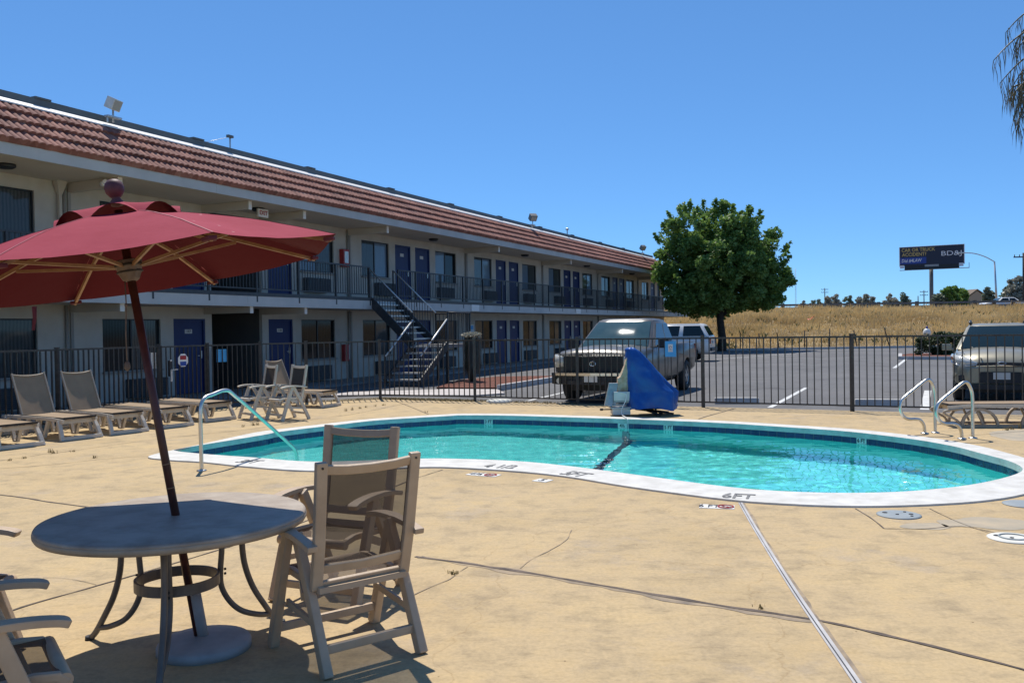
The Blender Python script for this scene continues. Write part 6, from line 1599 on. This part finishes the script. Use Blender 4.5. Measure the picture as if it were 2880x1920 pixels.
def greenhouse(t, B, T, paint, glass_side, windshield='windscreen', side_cuts=((.06, .46), (.52, .94)), wm=.05, rear=True, roof_crown=.05, fb=.10):
    """B: (xf, xr, w, z) base; T: (xf, xr, w, z) roof"""
    bf, br, bw, bz = B; tf, tr_, tw_, tz = T
    mb = MB(); P = lambda x, y, z: Vector((x, y, z))
    nseg = 6; rings = []
    for (xf, xr, w, z) in ((bf, br, bw, bz), (tf, tr_, tw_, tz), (tf - .07, tr_ + .07, tw_ - .08, tz + roof_crown * .7), (tf - .2, tr_ + .2, tw_ - .25, tz + roof_crown)):
        rings.append([P(xf, -w, z), P(xf + fb * .5, -w * .6, z), P(xf + fb * .62, 0, z), P(xf + fb * .5, w * .6, z), P(xf, w, z), P((xf + xr) / 2, w * 1.01, z), P(xr, w, z), P(xr, 0, z), P(xr, -w, z), P((xf + xr) / 2, -w * 1.01, z)])
    n = 10; vs = [p for r_ in rings for p in r_]
    fs = [(i * n + k, i * n + (k + 1) % n, (i + 1) * n + (k + 1) % n, (i + 1) * n + k) for i in range(3) for k in range(n)] + [tuple(3 * n + k for k in range(n))]
    mb.add(vs, fs, False); cab = mb.build('cab', paint, t)
    bm = bmesh.new(); bm.from_mesh(cab.data)
    es = [e for e in bm.edges if len(e.link_faces) == 2 and e.calc_face_angle(0) > R(12)]
    bmesh.ops.bevel(bm, geom=es, offset=.04, segments=3, affect='EDGES', clamp_overlap=True)
    for f in bm.faces: f.smooth = True
    bm.to_mesh(cab.data); bm.free()
    Q = [P(bf, -bw, bz), P(bf, bw, bz), P(tf, tw_, tz), P(tf, -tw_, tz)]
    # windscreen follows the bowed front
    ws = MB(); vs = []
    for j in range(7):
        v = .02 + .95 * j / 6
        for i in range(13):
            u = wm + (1 - 2 * wm) * i / 12; yy = -1 + 2 * u; p = lerp4([P(bf, -bw, bz), P(bf, bw, bz), P(tf, tw_, tz), P(tf, -tw_, tz)], u, v)
            ay = abs(yy); bow = fb * (.62 - .12 * ay / .6 if ay < .6 else .5 * (1 - ay) / .4); vs.append(p + Vector((bow + .012 + .018 * (1 - (2 * v - 1) ** 2) * 1.0, 0, .006 + .014 * (1 - (2 * v - 1) ** 2))))
    ws.add(vs, [(j * 13 + i, j * 13 + i + 1, (j + 1) * 13 + i + 1, (j + 1) * 13 + i) for j in range(6) for i in range(12)], True)
    w_ = ws.build('windscreen', windshield, t)
    mb = MB(); mb.bar(Vector((bf + fb * .6 + .05, .05, bz + .02)), Vector((bf + fb * .45 - .0, bw * .75, bz + .05)), .012, .012); mb.bar(Vector((bf + fb * .6 + .05, -.6, bz + .02)), Vector((bf + fb * .6, -.02, bz + .055)), .012, .012); mb.build('wiper', 'bolt', w_)
    for sy in (1, -1):
        Qs = [P(br, sy * bw, bz), P(bf, sy * bw, bz), P(tf, sy * tw_, tz), P(tr_, sy * tw_, tz)]
        if sy == -1: Qs = [Qs[1], Qs[0], Qs[3], Qs[2]]
        for (a, b) in side_cuts:
            u0, u1 = (a, b) if sy == 1 else (1 - b, 1 - a)
            patch([q for q in (Qs[0], Qs[1], Qs[2], Qs[3])][::1] if sy == 1 else Qs, u0, u1, .04, .90, -.018 if False else .018, nu=4).build('side_window', glass_side, t, fix=False) if False else None
            mb = MB(); nrm = Vector((0, sy * math.cos(math.atan2(bw - tw_, tz - bz)), math.sin(math.atan2(bw - tw_, tz - bz)))); vs = []
            for v in (.05, .5, .90):
                for u in (a, (a + b) / 2, b):
                    p = P(br, sy * bw, bz).lerp(P(bf, sy * bw, bz), u).lerp(P(tr_, sy * tw_, tz).lerp(P(tf, sy * tw_, tz), u), v); vs.append(p + nrm * .018)
            mb.add(vs, [(0, 1, 4, 3), (1, 2, 5, 4), (3, 4, 7, 6), (4, 5, 8, 7)]); mb.build('side_window', glass_side, t)
    if rear:
        Qr = [P(br, -bw, bz), P(br, bw, bz), P(tr_, tw_, tz), P(tr_, -tw_, tz)]
        nr = Vector((-(tz - bz), 0, tr_ - br)).normalized(); nr = nr if nr.x < 0 else -nr
        mb = MB(); mb.poly([lerp4(Qr, u, v) + nr * .015 for u, v in ((.08, .08), (.92, .08), (.92, .88), (.08, .88))]); mb.build('rear_window', glass_side, t)
    return cab
def seam_line(mb, pts, w=.008): mb.tube(pts, w / 2, 4, smooth=False)
def arch_cutters(xs_, r, hw):
    out = []
    for x, rr in xs_:
        for sy in (1, -1):
            m_ = MB(); m_.cyl((x, sy * (hw - .30), rr), (x, sy * (hw + .2), rr), rr + .075, 26, smooth=False); out.append(m_.build('cut', 'black_plastic', None))
    return out

# ---- pickup truck
WR = .40
tp = Vector((4.62, 23.35, -.008)); he = -DV
cpos = tp + he * 1.87 + Vector((he.y, -he.x, 0)) * .92
truck = thing('pickup_truck', 'pewter grey pickup truck with sun flashing on its windscreen', 'pickup truck', cpos, math.atan2(he.y, he.x))
mb = loft_body([(2.86, .80, .50, 1.04, .03, .95), (2.80, .93, .46, 1.12, .05, .95), (2.55, .985, .42, 1.17, .07, .94), (1.9, 1.0, .42, 1.205, .08, .93), (1.25, 1.0, .40, 1.235, .06, .93), (.6, 1.0, .38, 1.25, .0, .94), (-.85, 1.0, .38, 1.26, 0, .94), (-.87, 1.0, .42, 1.27, -.02, .97), (-2.85, .99, .50, 1.28, -.02, .97), (-2.9, .97, .55, 1.27, -.02, .97)])
bd_ = mb.build('body', 'pewter', truck)
cuts = arch_cutters([(1.87, WR), (-1.87, WR)], WR, 1.0)
for c in cuts: c.matrix_world = truck.matrix_basis @ c.matrix_basis if False else c.matrix_basis
bd_.parent = None; boolean_cut(bd_, cuts); bd_.parent = truck
for x in (1.87, -1.87):
    for sy in (1, -1): wheel(truck, x, sy * .86, WR, .27, sy)
mb = MB(); mb.bx(-2.6, 2.6, -.62, .62, .28, .50); mb.build('chassis', 'black_plastic', truck)
greenhouse(truck, (1.36, -.86, .93, 1.225), (.44, -.62, .74, 1.845), 'pewter', 'car_glass', side_cuts=((.05, .40), (.46, .90)), roof_crown=.07)
mb = MB(); mb.bx(2.80, 2.915, -.70, .70, .72, 1.07); gr2 = mb.build('grille', 'black_plastic', truck, bevel=.02)
mb = MB()
for z in (.80, .86, .92, .98): mb.bx(2.911, 2.922, -.64, .64, z - .008, z + .008)
mb.build('grille_bar', 'dark_frame', gr2)
mb = MB(); mb.tube([(2.915, .07 * math.cos(a * .5236), .90 + .055 * math.sin(a * .5236)) for a in range(12)], .012, 6, closed=True); mb.tube([(2.917, .03 * math.cos(a * .5236), .90 + .052 * math.sin(a * .5236)) for a in range(12)], .008, 6, closed=True); mb.build('emblem', 'chrome', gr2)
mb = MB(); mb.ribbon([(2.90, -.72, 1.085), (2.935, 0, 1.10), (2.90, .72, 1.085)], .04, .03, (0, 0, 1)); mb.build('grille_trim', 'chrome', gr2)
for sy in (1, -1):
    mb = MB(); cols = [(2.915, .71, .84, 1.05), (2.88, .84, .82, 1.08), (2.80, .95, .82, 1.10), (2.60, 1.008, .86, 1.12)]; vs = []
    for (x, y, z0, z1) in cols:
        for z in (z0, (z0 + z1) / 2, z1): vs.append((x + (.012 if z == (z0 + z1) / 2 else 0), sy * (y + (.008 if z == (z0 + z1) / 2 else 0)), z))
        vs.append((x - .1, sy * (y - .06), z1)); vs.append((x - .1, sy * (y - .06), z0))
    mb.add(vs, [(c_ * 5 + k, c_ * 5 + (k + 1) % 5, (c_ + 1) * 5 + (k + 1) % 5, (c_ + 1) * 5 + k) for c_ in range(3) for k in range(5)] + [(0, 1, 2, 3, 4), (19, 18, 17, 16, 15)], True); hl = mb.build('headlight', 'lamp_glass', truck)
    mb = MB(); mb.box(Vector((2.71, sy * .992, .98)), (.09, .02, .10)); mb.build('indicator', 'amber', hl)
    mb = MB(); mb.bx(.96, 1.14, sy * 1.02, sy * 1.26, 1.20, 1.42); mb.bar((1.05, sy * .96, 1.25), (1.05, sy * 1.05, 1.27), .05); mb.build('mirror', 'black_plastic', truck, bevel=.03)
    mb = MB()
    for x in (1.12, .18, -.84): seam_line(mb, [(x, sy * .965, 1.22), (x, sy * 1.001, 1.0), (x, sy * 1.003, .75), (x, sy * .985, .48)])
    mb.build('door_seam', 'bolt', truck)
    mb = MB(); mb.bx(.28, .46, sy * 1.0, sy * 1.03, .98, 1.02); mb.build('door_handle', 'black_plastic', truck)
    mb = MB(); mb.bx(-2.93, -2.86, sy * .80, sy * .98, .85, 1.22); mb.build('tail_light', 'red_lens', truck)
mb = MB(); mb.ribbon([(2.76, -1.0, .56), (2.93, -.85, .56), (3.0, 0, .56), (2.93, .85, .56), (2.76, 1.0, .56)], .24, .10, (0, 0, 1)); bp_ = mb.build('bumper', 'black_plastic', truck, bevel=.02)
mb = MB(); mb.ribbon([(2.90, -.98, .67), (3.0, -.85, .67), (3.07, 0, .67), (3.0, .85, .67), (2.90, .98, .67)], .06, .03, (0, 0, 1)); mb.build('bumper_trim', 'chrome', bp_)
mb = MB(); mb.bx(2.99, 3.045, -.56, .56, .44, .53); mb.build('lower_intake', 'black_plastic', bp_)
mb = MB(); mb.bx(3.05, 3.062, -.155, .155, .50, .64); mb.build('number_plate', 'plate', bp_)
for sy in (1, -1):
    mb = MB(); mb.cyl((2.88, sy * .78, .52), (2.985, sy * .78, .52), .065, 14); mb.build('fog_lamp', 'lamp_glass', bp_)
mb = MB(); mb.bx(-3.0, -2.88, -.9, .9, .52, .68); mb.build('rear_bumper', 'chrome', truck, bevel=.02)

# ---- gold crossover at the right
fr = G(2838, 1118); fc = YD(2824, 950, 17.9); h2 = Vector((-.47, -.883, 0)).normalized()
cpos = Vector((fc.x, 18.0, -.008)) - h2 * 2.2
suv = thing('crossover_car', 'champagne gold crossover parked nose to the fence at the right edge', 'car', cpos, math.atan2(h2.y, h2.x))
mb = loft_body([(2.20, .62, .42, .72, .02, .95), (2.12, .80, .30, .86, .05, .94), (1.85, .90, .26, .97, .09, .92), (1.4, .925, .26, 1.03, .10, .92), (.95, .93, .26, 1.08, .07, .92), (.2, .93, .26, 1.10, 0, .93), (-1.4, .93, .28, 1.13, 0, .93), (-2.05, .90, .34, 1.13, 0, .92), (-2.22, .84, .42, 1.05, 0, .92)])
b2 = mb.build('body', 'gold', None); boolean_cut(b2, arch_cutters([(1.35, .35), (-1.34, .35)], .35, .93)); b2.parent = suv
for x in (1.35, -1.34):
    for sy in (1, -1): wheel(suv, x, sy * .80, .35, .23, sy)
mb = MB(); mb.bx(-2.0, 1.9, -.55, .55, .2, .32); mb.build('chassis', 'black_plastic', suv)
greenhouse(suv, (1.0, -2.08, .86, 1.09), (.20, -1.75, .64, 1.60), 'gold', 'car_glass', 'car_glass', side_cuts=((.07, .30), (.34, .60), (.64, .92)), roof_crown=.05, fb=.16)
mb = MB(); mb.ribbon([(2.14, -.50, .80), (2.26, 0, .82), (2.14, .50, .80)], .07, .04, (0, 0, 1)); mb.ribbon([(2.14, -.56, .52), (2.28, 0, .52), (2.14, .56, .52)], .20, .04, (0, 0, 1)); mb.ribbon([(2.13, -.62, .60), (2.265, 0, .60), (2.13, .62, .60)], .10, .04, (0, 0, 1)); g3 = mb.build('grille', 'black_plastic', suv)
mb = MB(); mb.ribbon([(2.17, -.46, .765), (2.285, 0, .785), (2.17, .46, .765)], .02, .03, (0, 0, 1)); mb.build('grille_trim', 'chrome', g3)
mb = MB(); mb.tube([(2.30, .075 * math.cos(a * .5236), .83 + .03 * math.sin(a * .5236)) for a in range(12)], .010, 6, closed=True); mb.build('emblem', 'chrome', g3)
mb = MB(); mb.bx(2.30, 2.312, -.155, .155, .50, .64); mb.build('number_plate', 'plate', g3)
mb = MB(); mb.ribbon([(1.95, -.88, .36), (2.18, -.6, .34), (2.30, 0, .34), (2.18, .6, .34), (1.95, .88, .36)], .10, .06, (0, 0, 1)); mb.build('bumper', 'black_plastic', suv)
for sy in (1, -1):
    mb = MB(); cols = [(2.20, .46, .80, .84), (2.165, .62, .78, .91), (2.05, .80, .79, .97), (1.86, .925, .84, 1.0), (1.66, .945, .93, 1.01)]; vs = []
    for (x, y, z0, z1) in cols:
        vs += [(x, sy * y, z0), (x + .014, sy * (y + .006), (z0 + z1) / 2), (x - .02, sy * (y - .01), z1), (x - .12, sy * (y - .08), z1), (x - .12, sy * (y - .08), z0)]
    mb.add(vs, [(c_ * 5 + k, c_ * 5 + (k + 1) % 5, (c_ + 1) * 5 + (k + 1) % 5, (c_ + 1) * 5 + k) for c_ in range(4) for k in range(5)] + [(0, 1, 2, 3, 4), (24, 23, 22, 21, 20)], True); hl = mb.build('headlight', 'lamp_glass', suv)
    mb = MB(); mb.tube([(x + .012, sy * y, z0 - .008) for (x, y, z0, z1) in cols], .012, 6); mb.build('chrome_strip', 'chrome', hl)
    mb = MB(); mb.box(Vector((1.90, sy * .925, .93)), (.10, .03, .06)); mb.build('indicator', 'amber', hl)
    mb = MB(); mb.tube([(2.13, sy * .36, .90), (1.75, sy * .44, 1.02), (1.15, sy * .54, 1.135)], .016, 6); mb.build('bonnet_crease', 'gold', suv)
    mb = MB(); mb.tube(spline([(2.12, sy * .60, .40), (2.13, sy * .66, .58), (2.06, sy * .80, .62), (1.98, sy * .88, .50), (2.0, sy * .86, .38)], 4), .014, 6); mb.build('bumper_crease', 'gold', suv)
    mb = MB(); mb.bx(2.06, 2.17, sy * .60, sy * .80, .44, .58); mb.build('fog_recess', 'black_plastic', suv, bevel=.02)
    mb = MB(); mb.box(Vector((.78, sy * 1.05, 1.13)), (.12, .20, .14)); mb.bar((.82, sy * .90, 1.08), (.80, sy * .98, 1.10), .04); mb.build('mirror', 'gold', suv, bevel=.03)
    mb = MB(); mb.tube([(.15, sy * .57, 1.645), (.05, sy * .59, 1.69), (-1.4, sy * .58, 1.71), (-1.6, sy * .56, 1.65)], .028, 6); mb.build('roof_rail', 'dark_frame', suv)
    mb = MB()
    for x in (.85, -.15, -1.1): seam_line(mb, [(x, sy * .88, 1.07), (x, sy * .931, .8), (x, sy * .925, .5), (x, sy * .91, .36)])
    mb.build('door_seam', 'bolt', suv)
mb = MB(); seam_line(mb, [(2.10, -.55, .885), (1.75, -.70, 1.02), (1.1, -.74, 1.11)], .01); seam_line(mb, [(2.10, .55, .885), (1.75, .70, 1.02), (1.1, .74, 1.11)], .01); mb.build('bonnet_seam', 'bolt', suv)

# ---- white sport utility behind the pickup
q = YD(1945, 1000, 43); h3 = Vector((-.93, .37, 0)).normalized()
wsuv = thing('white_suv', 'white utility vehicle seen from behind the pickup, tail to the right', 'car', (q.x - 1.40, 43, -.008), math.atan2(h3.y, h3.x))
mb = loft_body([(2.4, .72, .45, .95, .02, .95), (2.3, .90, .40, 1.05, .04, .94), (1.3, .95, .36, 1.15, .05, .93), (.4, .95, .35, 1.18, 0, .93), (-2.2, .95, .38, 1.20, 0, .93), (-2.42, .92, .45, 1.18, 0, .92)])
b3 = mb.build('body', 'white_paint', None); boolean_cut(b3, arch_cutters([(1.5, .38), (-1.45, .38)], .38, .95)); b3.parent = wsuv
for x in (1.5, -1.45):
    for sy in (1, -1): wheel(wsuv, x, sy * .82, .38, .25, sy)
greenhouse(wsuv, (1.25, -2.38, .88, 1.19), (.55, -2.05, .72, 1.76), 'white_paint', 'car_glass', side_cuts=((.05, .34), (.40, .62), (.66, .92)), roof_crown=.06)
for sy in (1, -1):
    mb = MB(); mb.bx(-2.46, -2.40, sy * .74, sy * .91, .85, 1.15); mb.build('tail_light', 'red_lens', wsuv)
    mb = MB(); mb.tube([(.3, sy * .62, 1.80), (-1.9, sy * .62, 1.80)], .02, 6); mb.build('roof_rail', 'white_metal', wsuv)
mb = MB(); mb.bx(-2.52, -2.40, -.85, .85, .50, .66); mb.build('bumper', 'black_plastic', wsuv, bevel=.02)
mb = MB(); mb.bx(-2.455, -2.44, -.16, .16, .85, .99); mb.build('number_plate', 'plate', wsuv)

# ---- white car on the highway behind the guard rail
p = YD(2815, 850, 104.5)
hc = thing('highway_car', 'white car passing behind the guard rail near the right edge', 'car', (p.x, 104.5, 3.02), R(178))
mb = loft_body([(2.3, .70, .35, .70, .02, .95), (2.15, .88, .28, .82, .04, .94), (1.0, .92, .26, .95, .05, .93), (-1.6, .92, .28, 1.0, .02, .93), (-2.3, .85, .38, .92, 0, .92)])
b4 = mb.build('body', 'white_paint', None); boolean_cut(b4, arch_cutters([(1.4, .33), (-1.35, .33)], .33, .92)); b4.parent = hc
for x in (1.4, -1.35):
    for sy in (1, -1): wheel(hc, x, sy * .80, .33, .22, sy)
greenhouse(hc, (.9, -1.9, .84, .96), (.2, -1.3, .64, 1.42), 'white_paint', 'car_glass', side_cuts=((.08, .45), (.50, .92)), roof_crown=.04)
